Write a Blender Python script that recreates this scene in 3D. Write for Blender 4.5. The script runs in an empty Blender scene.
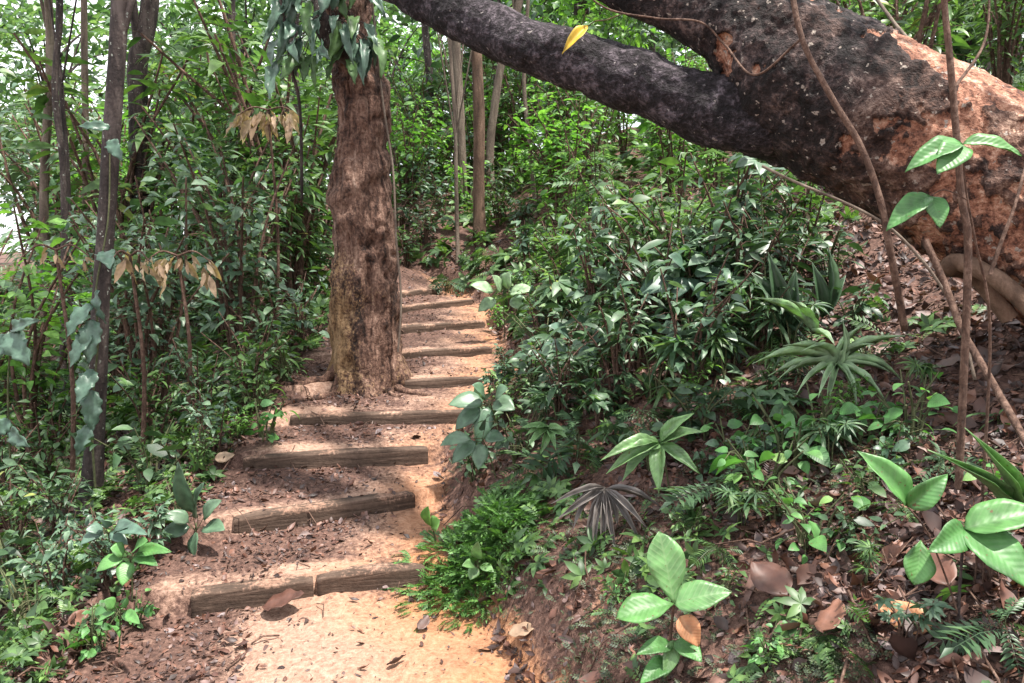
import bpy, math
import numpy as np
from mathutils import Vector

PI = math.pi
rng = np.random.default_rng(7)
scene = bpy.context.scene
COL = scene.collection

# ------------------------------------------------------------------ camera numbers (eye at the origin)
F = 796.0
PITCH = math.atan(96.5 / F)
cP, sP = math.cos(PITCH), math.sin(PITCH)


def ray(px, py):
    xc, yc = (px - 512.0) / F, (341.5 - py) / F
    d = np.array([xc, cP + sP * yc, -sP + cP * yc])
    return d / d[1]


def at(px, py, d):
    """point seen at pixel px, py at distance d along the view's ground direction"""
    return ray(px, py) * d


def project(p):
    p = np.asarray(p, float)
    dep = p[1] * cP - p[2] * sP
    up = p[1] * sP + p[2] * cP
    return 512 + F * p[0] / dep, 341.5 - F * up / dep


# ------------------------------------------------------------------ noise
def _hash(ix, iy, iz, seed):
    h = (ix * 374761393 + iy * 668265263 + iz * 2147483647 + seed * 974634777) & 0xFFFFFFFF
    h = ((h ^ (h >> 13)) * 1274126177) & 0xFFFFFFFF
    h = (h ^ (h >> 16)) & 0xFFFFFFFF
    h = (h * 2246822519) & 0xFFFFFFFF
    h ^= (h >> 15)
    return (h & 0xFFFFFF) / float(0xFFFFFF)


def vnoise(p, seed=0):
    """value noise, p (n,3) -> (n,) in -1..1"""
    p = np.asarray(p, float)
    i = np.floor(p).astype(np.int64)
    f = p - i
    f = f * f * (3 - 2 * f)
    out = 0
    for dx in (0, 1):
        wx = f[:, 0] if dx else 1 - f[:, 0]
        for dy in (0, 1):
            wy = f[:, 1] if dy else 1 - f[:, 1]
            for dz in (0, 1):
                wz = f[:, 2] if dz else 1 - f[:, 2]
                out = out + wx * wy * wz * _hash(i[:, 0] + dx, i[:, 1] + dy, i[:, 2] + dz, seed)
    return out * 2 - 1


def fbm(p, seed=0, octv=4, gain=.5):
    a, s, t = 1.0, 0, 0
    p = np.asarray(p, float)
    for k in range(octv):
        s = s + a * vnoise(p * (2.03 ** k) + 13.7 * k, seed + k)
        t += a
        a *= gain
    return s / t


def sst(x, a, b):
    t = np.clip((x - a) / (b - a), 0, 1)
    return t * t * (3 - 2 * t)


# ------------------------------------------------------------------ terrain
# step edges: (left x, left y, right x, right y, z of tread at the edge); eye is at z = 0
STEPS = []
for (ax, ay, bx_, by0, z_, ext) in [(197, 592, 425, 567, -1.53, 0), (234, 520, 415, 493, -1.39, 0), (243, 457, 428, 448, -1.25, 0), (290, 416, 470, 411, -1.12, 0), (342, 384, 482, 377, -1.00, .05),
                                    (400, 352, 492, 347, -.88, .35), (400, 327, 485, 321, -.76, .35), (400, 307, 475, 299, -.64, .35), (400, 293, 447, 287, -.53, .35)]:
    A_, B_ = ray(ax, ay), ray(bx_, by0)
    A_, B_ = A_ * z_ / A_[2], B_ * z_ / B_[2]
    A_ = A_ + (A_ - B_) / np.linalg.norm(A_ - B_) * ext
    STEPS.append((A_[0], A_[1], B_[0], B_[1], z_))


def step_y(k, x):
    xl, yl, xr, yr, z = STEPS[k]
    xx = np.clip(x, xl - .5, xr + .6)
    return yl + (xx - xl) / (xr - xl) * (yr - yl)


def path_right(y):
    return np.interp(y, [-5, 0, 2, 3, 3.75, 4.46, 4.9, 5.4, 6, 6.8, 7.9, 9.3, 10, 12, 40], [.9, .7, .3, -.02, -.3, -.42, -.44, -.22, -.16, -.1, -.18, -.4, -.8, -2.6, -9])


def path_left(y):
    return np.interp(y, [-5, 0, 2, 3, 4, 6, 8, 10, 12, 40], [-1.4, -1.5, -1.6, -1.7, -1.68, -1.7, -1.6, -1.9, -3.6, -10])


def terrain(x, y, fine=True):
    x = np.atleast_1d(np.asarray(x, float)).ravel()
    y = np.atleast_1d(np.asarray(y, float)).ravel()
    n = len(STEPS)
    yl = np.stack([step_y(k, x) for k in range(n)] + [step_y(n - 1, x) + 1.3 + 0 * x], 0)
    zz = [s[4] for s in STEPS]
    # smooth ramp
    ys = np.concatenate([(yl[0] - 4)[None], yl], 0)
    zs_ = [-1.74] + [z - .06 for z in zz] + [zz[-1] + .1]
    zs = np.full_like(x, zs_[0])
    for k in range(len(ys) - 1):
        t = np.clip((y - ys[k]) / (ys[k + 1] - ys[k]), 0, 1)
        zs = zs + t * (zs_[k + 1] - zs_[k])
    over = np.clip(y - ys[-1], 0, 14)
    zs = zs + over * .15 * (1 - over / 40)
    # stepped path
    st = np.full_like(x, -1.74) + np.clip((y - ys[0]) / (yl[0] - ys[0]), 0, 1) * .118
    for k in range(n):
        edge = yl[k] + .042
        nxt = yl[k + 1] + .042
        if k < n - 1:
            tr = zz[k] + .058 * np.clip((y - edge) / (nxt - edge), 0, 1)
        else:
            tr = zz[k] + np.clip(y - edge, 0, 14) * .13
        st = np.where(y > edge, tr, st)
    xr, xl = path_right(y), path_left(y)
    inside = sst(x, xl - .18, xl + .1) * (1 - sst(x, xr - .02, xr + .14))
    z = st * inside + zs * (1 - inside)
    dr = np.clip(x - xr, 0, None)
    k = 1 - .25 * sst(y, 6, 14)
    bank = 4.2 * (1 - np.exp(-(.60 * k * dr + .13 * sst(dr, .02, .26)) / 4.2))
    dl = np.clip(xl - x, 0, None)
    fall = -3.0 * (1 - np.exp(-.46 * dl / 3.0)) * (1 - .35 * sst(y, 8, 20))
    z = z + bank + fall
    if fine:
        P = np.stack([x, y, 0 * x], 1)
        off = sst(dr, .05, .5) + sst(dl, .05, .5)
        z = z + off * (.10 * fbm(P * .9, 3) + .045 * fbm(P * 4.2, 5) + .02 * fbm(P * 14, 6))
        z = z + inside * (.014 * fbm(P * 5, 8, 3) + .012 * fbm(P * 17, 9, 3) + .02 * np.clip(fbm(P * 2.3, 10, 2), -1, .2))
    return z


def ground(x, y):
    return float(terrain(x, y)[0])


def hit(px, py, dmin=1.0, dmax=40.0):
    """ground point under a pixel"""
    r = ray(px, py)
    d = np.linspace(dmin, dmax, 4000)
    t = terrain(r[0] * d, d)
    below = np.nonzero(t > r[2] * d)[0]
    k = below[0] if len(below) else len(d) - 1
    return np.array([r[0] * d[k], d[k], t[k]])


# ------------------------------------------------------------------ geometry builder
class Geo:
    def __init__(s):
        s.V, s.F, s.U, s.n = [], [], [], 0

    def add(s, V, F, U=None, mat=0):
        V = np.asarray(V, float).reshape(-1, 3)
        F = np.asarray(F, int)
        s.V.append(V)
        s.F.append((F + s.n, mat))
        s.U.append(np.zeros((len(V), 2)) if U is None else np.asarray(U, float))
        s.n += len(V)

    def arrays(s):
        return np.concatenate(s.V), s.F, np.concatenate(s.U)

    def mesh(s, name, mats, smooth=True, attrs=None):
        me = bpy.data.meshes.new(name)
        V, U = np.concatenate(s.V), np.concatenate(s.U)
        me.vertices.add(len(V))
        me.vertices.foreach_set('co', V.astype(np.float32).ravel())
        li = np.concatenate([f.ravel() for f, m in s.F])
        tot = np.concatenate([np.full(len(f), f.shape[1]) for f, m in s.F])
        mi = np.concatenate([np.full(len(f), m) for f, m in s.F])
        start = np.concatenate([[0], np.cumsum(tot)[:-1]])
        me.loops.add(len(li))
        me.loops.foreach_set('vertex_index', li.astype(np.int32))
        me.polygons.add(len(tot))
        me.polygons.foreach_set('loop_start', start.astype(np.int32))
        me.polygons.foreach_set('material_index', mi.astype(np.int32))
        me.polygons.foreach_set('use_smooth', np.full(len(tot), smooth))
        uv = me.uv_layers.new(name='UVMap')
        uv.data.foreach_set('uv', U[li].astype(np.float32).ravel())
        for nm, arr in (attrs or {}).items():
            a = me.attributes.new(nm, 'FLOAT', 'POINT')
            a.data.foreach_set('value', np.asarray(arr, np.float32))
        for m in (mats if isinstance(mats, (list, tuple)) else [mats]):
            me.materials.append(m)
        me.update(calc_edges=True)
        return me


def link(name, me, parent=None):
    o = bpy.data.objects.new(name, me)
    COL.objects.link(o)
    if parent is not None:
        o.parent = parent
    return o


def thing(name, label, cat, loc=(0, 0, 0), group=None, rz=0.0):
    o = bpy.data.objects.new(name, None)
    o.empty_display_size = .1
    COL.objects.link(o)
    o.location = loc
    o.rotation_euler = (0, 0, rz)
    tag(o, label, cat, group)
    return o


def tag(o, label=None, cat=None, group=None, kind=None):
    if label:
        o['label'] = label
    if cat:
        o['category'] = cat
    if group:
        o['group'] = group
    if kind:
        o['kind'] = kind
    return o


def norm(a):
    a = np.asarray(a, float)
    return a / np.maximum(np.linalg.norm(a, axis=-1, keepdims=True), 1e-9)


def frames(dirs, ups):
    """rotation matrices with local y = dir, local z close to up"""
    y = norm(dirs)
    x = norm(np.cross(y, ups))
    z = np.cross(x, y)
    return np.stack([x, y, z], -1)


def scatter(g, tmpl, P, R, S, mat=0):
    """tmpl = (V, [faces...], U); P (n,3), R (n,3,3), S (n,) or (n,3)"""
    V, FS, U = tmpl
    n = len(P)
    if n == 0:
        return
    S = np.asarray(S, float)
    if S.ndim == 1:
        S = S[:, None].repeat(3, 1)
    W = np.einsum('nij,nkj->nki', R, V[None] * S[:, None, :]) + np.asarray(P)[:, None, :]
    off = (np.arange(n) * len(V))[:, None, None]
    base = g.n
    g.V.append(W.reshape(-1, 3))
    g.U.append(np.tile(U, (n, 1)))
    for Fc in FS:
        g.F.append(((Fc[None] + off).reshape(-1, Fc.shape[1]) + base, mat))
    g.n += n * len(V)


# ------------------------------------------------------------------ leaf shapes (length 1 along +y, normal +z)
def leaf(shape='ovate', W=.4, rows=4, droop=.25, fold=.18, wave=0., cols=3, twist=0., seed=0):
    r = np.random.default_rng(seed)
    v = np.linspace(0, 1, rows + 1)
    if shape == 'ovate':
        w = np.sin(PI * v ** .75) ** .85
    elif shape == 'lance':
        w = np.sin(PI * v ** .8) ** 1.1
    elif shape == 'obovate':
        w = np.sin(PI * v ** 1.35) ** .8
    elif shape == 'strap':
        w = np.minimum(1, np.minimum(v * 5 + .3, (1 - v) * 2.4))
    else:
        w = np.sin(PI * v ** .7) ** .8 * (1 + .16 * np.sin(v * PI * 9)) * (1 - .15 * v)
    w = np.maximum(w, .015)
    w[-1] = .004
    a = droop * 2 * v
    # curve in the y-z plane with unit length
    th = -a
    y = np.concatenate([[0], np.cumsum(np.cos(th[:-1]) * np.diff(v))])
    z = np.concatenate([[0], np.cumsum(np.sin(th[:-1]) * np.diff(v))])
    uu = np.linspace(-1, 1, cols)
    V, U = [], []
    for i in range(rows + 1):
        for u in uu:
            x = u * w[i] * W / 2
            zz = abs(u) * w[i] * W / 2 * math.tan(fold * 1.6) + wave * math.sin(v[i] * 17 + u * 2) * abs(u) * .03
            V.append((x + twist * v[i] ** 2 * .2, y[i], z[i] + zz))
            U.append(((u * w[i] + 1) / 2, v[i]))
    Fc = []
    for i in range(rows):
        for j in range(cols - 1):
            a0 = i * cols + j
            Fc.append((a0, a0 + 1, a0 + cols + 1, a0 + cols))
    return np.array(V), [np.array(Fc)], np.array(U)


def small_leaf(W=.42, droop=.12, up=.06):
    V = np.array([(0, 0, 0), (-W / 2, .42, up), (0, .45, 0), (W / 2, .42, up), (0, 1, -droop)], float)
    Fc = np.array([(0, 2, 1), (0, 3, 2), (1, 2, 4), (2, 3, 4)])
    U = np.array([(.5, 0), (0, .42), (.5, .45), (1, .42), (.5, 1)], float)
    return V, [Fc], U


def dry_leaf(seed=0, W=.55):
    V, Fc, U = leaf('ovate', W=W, rows=4, droop=-.5, fold=.3, cols=3, seed=seed)
    r = np.random.default_rng(seed)
    V = V.copy()
    V[:, 2] += r.uniform(-.07, .07, len(V)) + .25 * V[:, 0] * r.choice([-1, 1])
    return V, Fc, U


def merge_tmpl(parts):
    """[(template, P, R(3,3), S)] -> one template"""
    g = Geo()
    for t, P, R, S in parts:
        scatter(g, t, np.array([P]), np.array([R]), np.array([S]))
    V, U = np.concatenate(g.V), np.concatenate(g.U)
    quads = [f for f, m in g.F if f.shape[1] == 4]
    tris = [f for f, m in g.F if f.shape[1] == 3]
    FS = []
    if quads:
        FS.append(np.concatenate(quads))
    if tris:
        FS.append(np.concatenate(tris))
    return V, FS, U


def frond(n=9, leaflet=None, L=.34, droop=.6, spread=.95, term=True, seed=1, narrow=1.):
    """pinnate frond of length 1 along y"""
    leaflet = leaflet or small_leaf(.32)
    r = np.random.default_rng(seed)
    parts = []
    for k in range(n):
        v = .15 + .82 * k / n
        th = -droop * v
        y = math.sin(droop * v) / droop
        z = -(1 - math.cos(droop * v)) / droop
        ll = L * math.sin(PI * (.18 + .78 * (1 - v) ** .8)) * r.uniform(.85, 1.1)
        for s in (-1, 1):
            dd = np.array([s * spread, .55, -.12 + r.uniform(-.15, .1)])
            R = frames(dd[None], np.array([[0, -th * 0, 1.0]]))[0]
            parts.append((leaflet, (0, y, z), R, (ll * narrow, ll, ll)))
    if term:
        parts.append((leaflet, (0, math.sin(droop) / droop * .96, -(1 - math.cos(droop)) / droop * .96), frames(np.array([[0, 1, -.5]]), np.array([[0, 0, 1.0]]))[0], (L * .8,) * 3))
    st = (np.array([(-.008, 0, 0), (.008, 0, 0), (.005, math.sin(droop * .5) / droop, -(1 - math.cos(droop * .5)) / droop), (-.005, math.sin(droop * .5) / droop, -(1 - math.cos(droop * .5)) / droop),
                    (.002, math.sin(droop) / droop, -(1 - math.cos(droop)) / droop), (-.002, math.sin(droop) / droop, -(1 - math.cos(droop)) / droop)]),
          [np.array([(0, 1, 2, 3), (3, 2, 4, 5)])], np.full((6, 2), .5))
    parts.append((st, (0, 0, 0), np.eye(3), 1.0))
    return merge_tmpl(parts)


def palmate(n=8, W=.16, fan=2.2, droop=.35, seed=1, rows=5, vary=.15):
    r = np.random.default_rng(seed)
    lf = leaf('lance', W=W, rows=rows, droop=droop, fold=.15)
    parts = []
    for k in range(n):
        a = -fan + 2 * fan * (k + .5) / n + r.uniform(-.06, .06)
        d = np.array([math.sin(a), math.cos(a), r.uniform(-.1, .15)])
        parts.append((lf, (0, 0, 0), frames(d[None], np.array([[0, 0, 1.0]]))[0], (1 - .3 * abs(a) / fan) * r.uniform(1 - vary, 1)))
    return merge_tmpl(parts)


# ------------------------------------------------------------------ tubes
def tube(g, pts, rad, sides=8, mat=0, cap=True, twist=0.):
    pts = np.asarray(pts, float)
    rad = np.broadcast_to(np.asarray(rad, float), (len(pts),))
    T = norm(np.gradient(pts, axis=0))
    up = np.array([0, 0, 1.0]) if abs(T[0][2]) < .9 else np.array([1.0, 0, 0])
    x = norm(np.cross(up, T[0]))
    rings = []
    ang = np.linspace(0, 2 * PI, sides, endpoint=False)
    for i in range(len(pts)):
        x = norm(x - T[i] * np.dot(x, T[i]))
        y = np.cross(T[i], x)
        rings.append(pts[i] + rad[i] * (np.cos(ang)[:, None] * x + np.sin(ang)[:, None] * y))
    V = np.concatenate(rings)
    n = len(pts)
    i, j = np.meshgrid(np.arange(n - 1), np.arange(sides), indexing='ij')
    a = i * sides + j
    b = i * sides + (j + 1) % sides
    Fc = np.stack([a, b, b + sides, a + sides], -1).reshape(-1, 4)
    U = np.stack([np.tile(ang / (2 * PI), n), np.repeat(np.linspace(0, 1, n), sides)], 1)
    g.add(V, Fc, U, mat)
    if cap:
        g.add(rings[-1], np.array([list(range(sides))]), None, mat)
    return V


def spline(pts, n):
    """Catmull-Rom through pts"""
    P = np.asarray(pts, float)
    P = np.vstack([2 * P[0] - P[1], P, 2 * P[-1] - P[-2]])
    m = len(P) - 3
    t = np.linspace(0, m - 1e-6, n)
    k = t.astype(int)
    f = (t - k)[:, None]
    a, b, c, d = P[k], P[k + 1], P[k + 2], P[k + 3]
    return .5 * (2 * b + (c - a) * f + (2 * a - 5 * b + 4 * c - d) * f ** 2 + (3 * b - a - 3 * c + d) * f ** 3)


# ------------------------------------------------------------------ materials
def new_mat(name):
    m = bpy.data.materials.new(name)
    m.use_nodes = True
    nt = m.node_tree
    for n in list(nt.nodes):
        nt.nodes.remove(n)
    out = nt.nodes.new('ShaderNodeOutputMaterial')
    return m, nt, out


def N(nt, t, **kw):
    n = nt.nodes.new(t)
    for k, v in kw.items():
        if k in n.inputs:
            n.inputs[k].default_value = v
        else:
            setattr(n, k, v)
    return n


def ramp(nt, fac, stops):
    r = nt.nodes.new('ShaderNodeValToRGB')
    e = r.color_ramp.elements
    while len(e) < len(stops):
        e.new(.5)
    for q, (p, c) in zip(e, stops):
        q.position = p
        q.color = (*c, 1) if len(c) == 3 else c
    nt.links.new(fac, r.inputs[0])
    return r


def mixc(nt, fac, a, b, mode='MIX'):
    m = nt.nodes.new('ShaderNodeMix')
    m.data_type = 'RGBA'
    m.blend_type = mode
    for s, v in ((m.inputs[0], fac), (m.inputs[6], a), (m.inputs[7], b)):
        if hasattr(v, 'is_linked') or hasattr(v, 'links'):
            nt.links.new(v, s)
        else:
            s.default_value = v if not isinstance(v, tuple) else (*v, 1)
    return m.outputs[2]


def leaf_mat(name, stops, rough=.38, transl=.28, veins=0., spec=.5, tip=None):
    m, nt, out = new_mat(name)
    geo = N(nt, 'ShaderNodeNewGeometry')
    oi = N(nt, 'ShaderNodeObjectInfo')
    add = N(nt, 'ShaderNodeMath', operation='MULTIPLY_ADD')
    nt.links.new(geo.outputs['Random Per Island'], add.inputs[0])
    add.inputs[1].default_value = .75
    mo = N(nt, 'ShaderNodeMath', operation='MULTIPLY')
    nt.links.new(oi.outputs['Random'], mo.inputs[0])
    mo.inputs[1].default_value = .25
    nt.links.new(mo.outputs[0], add.inputs[2])
    col = ramp(nt, add.outputs[0], stops).outputs[0]
    tc = N(nt, 'ShaderNodeTexCoord')
    nz = N(nt, 'ShaderNodeTexNoise', Scale=22.0, Detail=4.0)
    nt.links.new(tc.outputs['Object'], nz.inputs['Vector'])
    mr = N(nt, 'ShaderNodeMapRange')
    nt.links.new(nz.outputs[0], mr.inputs[0])
    mr.inputs[1].default_value = .25
    mr.inputs[2].default_value = .75
    mr.inputs[3].default_value = .5
    mr.inputs[4].default_value = 1.45
    col = mixc(nt, 1.0, col, mr.outputs[0], 'MULTIPLY')
    bump = None
    if veins > 0:
        uv = N(nt, 'ShaderNodeUVMap')
        sx = N(nt, 'ShaderNodeSeparateXYZ')
        nt.links.new(uv.outputs[0], sx.inputs[0])
        ab = N(nt, 'ShaderNodeMath', operation='SUBTRACT')
        nt.links.new(sx.outputs[0], ab.inputs[0])
        ab.inputs[1].default_value = .5
        ab2 = N(nt, 'ShaderNodeMath', operation='ABSOLUTE')
        nt.links.new(ab.outputs[0], ab2.inputs[0])
        k = N(nt, 'ShaderNodeMath', operation='MULTIPLY_ADD')
        nt.links.new(ab2.outputs[0], k.inputs[0])
        k.inputs[1].default_value = -.55
        nt.links.new(sx.outputs[1], k.inputs[2])
        s = N(nt, 'ShaderNodeMath', operation='MULTIPLY')
        nt.links.new(k.outputs[0], s.inputs[0])
        s.inputs[1].default_value = 2 * PI * 10
        sn = N(nt, 'ShaderNodeMath', operation='SINE')
        nt.links.new(s.outputs[0], sn.inputs[0])
        vr = N(nt, 'ShaderNodeMapRange')
        nt.links.new(sn.outputs[0], vr.inputs[0])
        vr.inputs[1].default_value = .55
        mid = N(nt, 'ShaderNodeMapRange')
        nt.links.new(ab2.outputs[0], mid.inputs[0])
        mid.inputs[1].default_value = .035
        mid.inputs[2].default_value = .015
        mx = N(nt, 'ShaderNodeMath', operation='MAXIMUM')
        nt.links.new(vr.outputs[0], mx.inputs[0])
        nt.links.new(mid.outputs[0], mx.inputs[1])
        fm = N(nt, 'ShaderNodeMath', operation='MULTIPLY')
        nt.links.new(mx.outputs[0], fm.inputs[0])
        fm.inputs[1].default_value = veins * .55
        col = mixc(nt, fm.outputs[0], col, (.26, .36, .18))
        n7 = N(nt, 'ShaderNodeTexNoise', Scale=75.0, Detail=2.0)
        nt.links.new(tc.outputs['Object'], n7.inputs['Vector'])
        s7 = N(nt, 'ShaderNodeMapRange')
        nt.links.new(n7.outputs[0], s7.inputs[0])
        s7.inputs[1].default_value = .70
        s7.inputs[2].default_value = .73
        col = mixc(nt, s7.outputs[0], col, (.12, .075, .03))
        bump = N(nt, 'ShaderNodeBump', Strength=.15, Distance=.0015)
        nt.links.new(sn.outputs[0], bump.inputs['Height'])
    p = N(nt, 'ShaderNodeBsdfPrincipled', Roughness=rough)
    p.inputs['Specular IOR Level'].default_value = spec
    nt.links.new(col, p.inputs['Base Color'])
    if bump:
        nt.links.new(bump.outputs[0], p.inputs['Normal'])
    if transl > 0:
        tr = N(nt, 'ShaderNodeBsdfTranslucent')
        tcol = mixc(nt, 1.0, col, (1.5, 1.75, .7), 'MULTIPLY')
        nt.links.new(tcol, tr.inputs[0])
        mx = N(nt, 'ShaderNodeMixShader')
        mx.inputs[0].default_value = transl
        nt.links.new(p.outputs[0], mx.inputs[1])
        nt.links.new(tr.outputs[0], mx.inputs[2])
        nt.links.new(mx.outputs[0], out.inputs[0])
    else:
        nt.links.new(p.outputs[0], out.inputs[0])
    return m


M = {}
M['green'] = leaf_mat('leaf_green', [(0, (.016, .038, .014)), (.35, (.042, .090, .030)), (.7, (.080, .15, .045)), (.95, (.13, .22, .06)), (1, (.30, .27, .07))], .46, spec=.42)
M['blue'] = leaf_mat('leaf_blue_green', [(0, (.024, .052, .030)), (.5, (.065, .125, .072)), (.93, (.14, .21, .13)), (1, (.2, .2, .07))], .42, .2, spec=.5)
M['understorey'] = leaf_mat('leaf_understorey', [(0, (.024, .053, .028)), (.35, (.060, .118, .060)), (.7, (.115, .19, .095)), (.95, (.19, .27, .14)), (1, (.34, .32, .12))], .45, .35, spec=.45)
M['bright'] = leaf_mat('leaf_bright', [(0, (.06, .15, .035)), (.5, (.11, .24, .055)), (1, (.20, .36, .09))], .42, .4)
M['dark'] = leaf_mat('leaf_dark', [(0, (.014, .032, .015)), (.5, (.038, .078, .036)), (.95, (.075, .13, .06)), (1, (.12, .08, .04))], .44, .15, spec=.45)
M['grey'] = leaf_mat('leaf_grey_green', [(0, (.045, .09, .06)), (.5, (.07, .13, .09)), (1, (.12, .19, .14))], .4, .2)
M['pale'] = leaf_mat('leaf_pale', [(0, (.08, .17, .06)), (.5, (.12, .23, .085)), (1, (.2, .32, .13))], .4, .3, veins=.35)
M['ribbed'] = leaf_mat('leaf_ribbed', [(0, (.085, .20, .07)), (.5, (.12, .25, .09)), (1, (.15, .29, .11))], .4, .3, veins=.55)
M['fresh'] = leaf_mat('leaf_fresh', [(0, (.040, .12, .035)), (.4, (.065, .18, .05)), (.8, (.11, .26, .07)), (1, (.2, .33, .09))], .46, .3, veins=.14)
M['moss'] = leaf_mat('leaf_spikemoss', [(0, (.035, .09, .022)), (.5, (.07, .16, .04)), (1, (.15, .27, .07))], .5, .25)
M['white_green'] = leaf_mat('leaf_white_green', [(0, (.2, .31, .17)), (1, (.32, .43, .27))], .4, .3)
M['mossy'] = leaf_mat('leaf_moss', [(0, (.014, .026, .013)), (.5, (.035, .055, .025)), (.85, (.07, .09, .04)), (1, (.13, .09, .05))], .6, .1)
M['plum'] = leaf_mat('leaf_plum', [(0, (.075, .066, .062)), (.5, (.115, .10, .092)), (1, (.17, .15, .135))], .4, .1)
M['tan'] = leaf_mat('leaf_tan', [(0, (.16, .10, .06)), (.5, (.34, .23, .155)), (1, (.55, .43, .33))], .7, .3)
M['rust'] = leaf_mat('leaf_rust', [(0, (.34, .14, .06)), (1, (.46, .22, .11))], .6, .15, veins=.15)
M['yellow'] = leaf_mat('leaf_yellow', [(0, (.45, .30, .03)), (1, (.52, .36, .04))], .5, .3)
M['litter'] = leaf_mat('leaf_litter', [(0, (.016, .009, .008)), (.3, (.042, .020, .016)), (.52, (.085, .034, .022)), (.72, (.15, .068, .044)), (.84, (.14, .105, .105)), (.93, (.32, .17, .11)), (1, (.45, .34, .27))], .55, .06)
M['litter_dark'] = leaf_mat('leaf_litter_dark', [(0, (.022, .014, .012)), (.4, (.055, .030, .025)), (.75, (.10, .058, .046)), (1, (.17, .12, .11))], .55, .04)


def soil_mat():
    m, nt, out = new_mat('forest_soil')
    tc = N(nt, 'ShaderNodeTexCoord')
    worn = N(nt, 'ShaderNodeAttribute', attribute_name='worn')
    clay = N(nt, 'ShaderNodeAttribute', attribute_name='clay')
    n1 = N(nt, 'ShaderNodeTexNoise', Scale=3.0, Detail=6.0, Roughness=.65)
    n2 = N(nt, 'ShaderNodeTexNoise', Scale=38.0, Detail=5.0, Roughness=.7)
    n3 = N(nt, 'ShaderNodeTexNoise', Scale=1.1, Detail=3.0)
    vo = N(nt, 'ShaderNodeTexVoronoi', Scale=75.0)
    for n in (n1, n2, n3, vo):
        nt.links.new(tc.outputs['Object'], n.inputs['Vector'])
    dark = ramp(nt, n2.outputs[0], [(.25, (.028, .015, .012)), (.5, (.095, .052, .040)), (.7, (.19, .11, .085)), (.85, (.32, .21, .165))]).outputs[0]
    pink = ramp(nt, n2.outputs[0], [(.25, (.16, .085, .058)), (.5, (.30, .185, .135)), (.75, (.42, .29, .225))]).outputs[0]
    org = ramp(nt, n2.outputs[0], [(.25, (.22, .085, .038)), (.5, (.36, .162, .075)), (.75, (.45, .235, .125))]).outputs[0]
    sel = N(nt, 'ShaderNodeMath', operation='ADD')
    nt.links.new(n3.outputs[0], sel.inputs[0])
    nt.links.new(clay.outputs['Fac'], sel.inputs[1])
    selr = N(nt, 'ShaderNodeMapRange')
    nt.links.new(sel.outputs[0], selr.inputs[0])
    selr.inputs[1].default_value = .58
    selr.inputs[2].default_value = 1.3
    light = mixc(nt, selr.outputs[0], pink, org)
    w = N(nt, 'ShaderNodeMath', operation='MULTIPLY_ADD')
    nt.links.new(n1.outputs[0], w.inputs[0])
    w.inputs[1].default_value = 1.5
    nt.links.new(worn.outputs['Fac'], w.inputs[2])
    w2 = N(nt, 'ShaderNodeMath', operation='MULTIPLY_ADD')
    nt.links.new(n2.outputs[0], w2.inputs[0])
    w2.inputs[1].default_value = .7
    nt.links.new(w.outputs[0], w2.inputs[2])
    wr = N(nt, 'ShaderNodeMapRange')
    nt.links.new(w2.outputs[0], wr.inputs[0])
    wr.inputs[1].default_value = 1.35
    wr.inputs[2].default_value = 1.75
    col = mixc(nt, wr.outputs[0], dark, light)
    peb = N(nt, 'ShaderNodeMapRange')
    nt.links.new(vo.outputs['Distance'], peb.inputs[0])
    peb.inputs[2].default_value = .6
    peb.inputs[3].default_value = .9
    peb.inputs[4].default_value = 1.04
    col = mixc(nt, 1.0, col, peb.outputs[0], 'MULTIPLY')
    hh = N(nt, 'ShaderNodeMath', operation='MULTIPLY_ADD')
    nt.links.new(n1.outputs[0], hh.inputs[0])
    hh.inputs[1].default_value = 1.5
    nt.links.new(n2.outputs[0], hh.inputs[2])
    b = N(nt, 'ShaderNodeBump', Strength=.8, Distance=.03)
    nt.links.new(hh.outputs[0], b.inputs['Height'])
    p = N(nt, 'ShaderNodeBsdfPrincipled', Roughness=.85)
    p.inputs['Specular IOR Level'].default_value = .25
    nt.links.new(col, p.inputs['Base Color'])
    nt.links.new(b.outputs[0], p.inputs['Normal'])
    nt.links.new(p.outputs[0], out.inputs[0])
    return m


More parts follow.
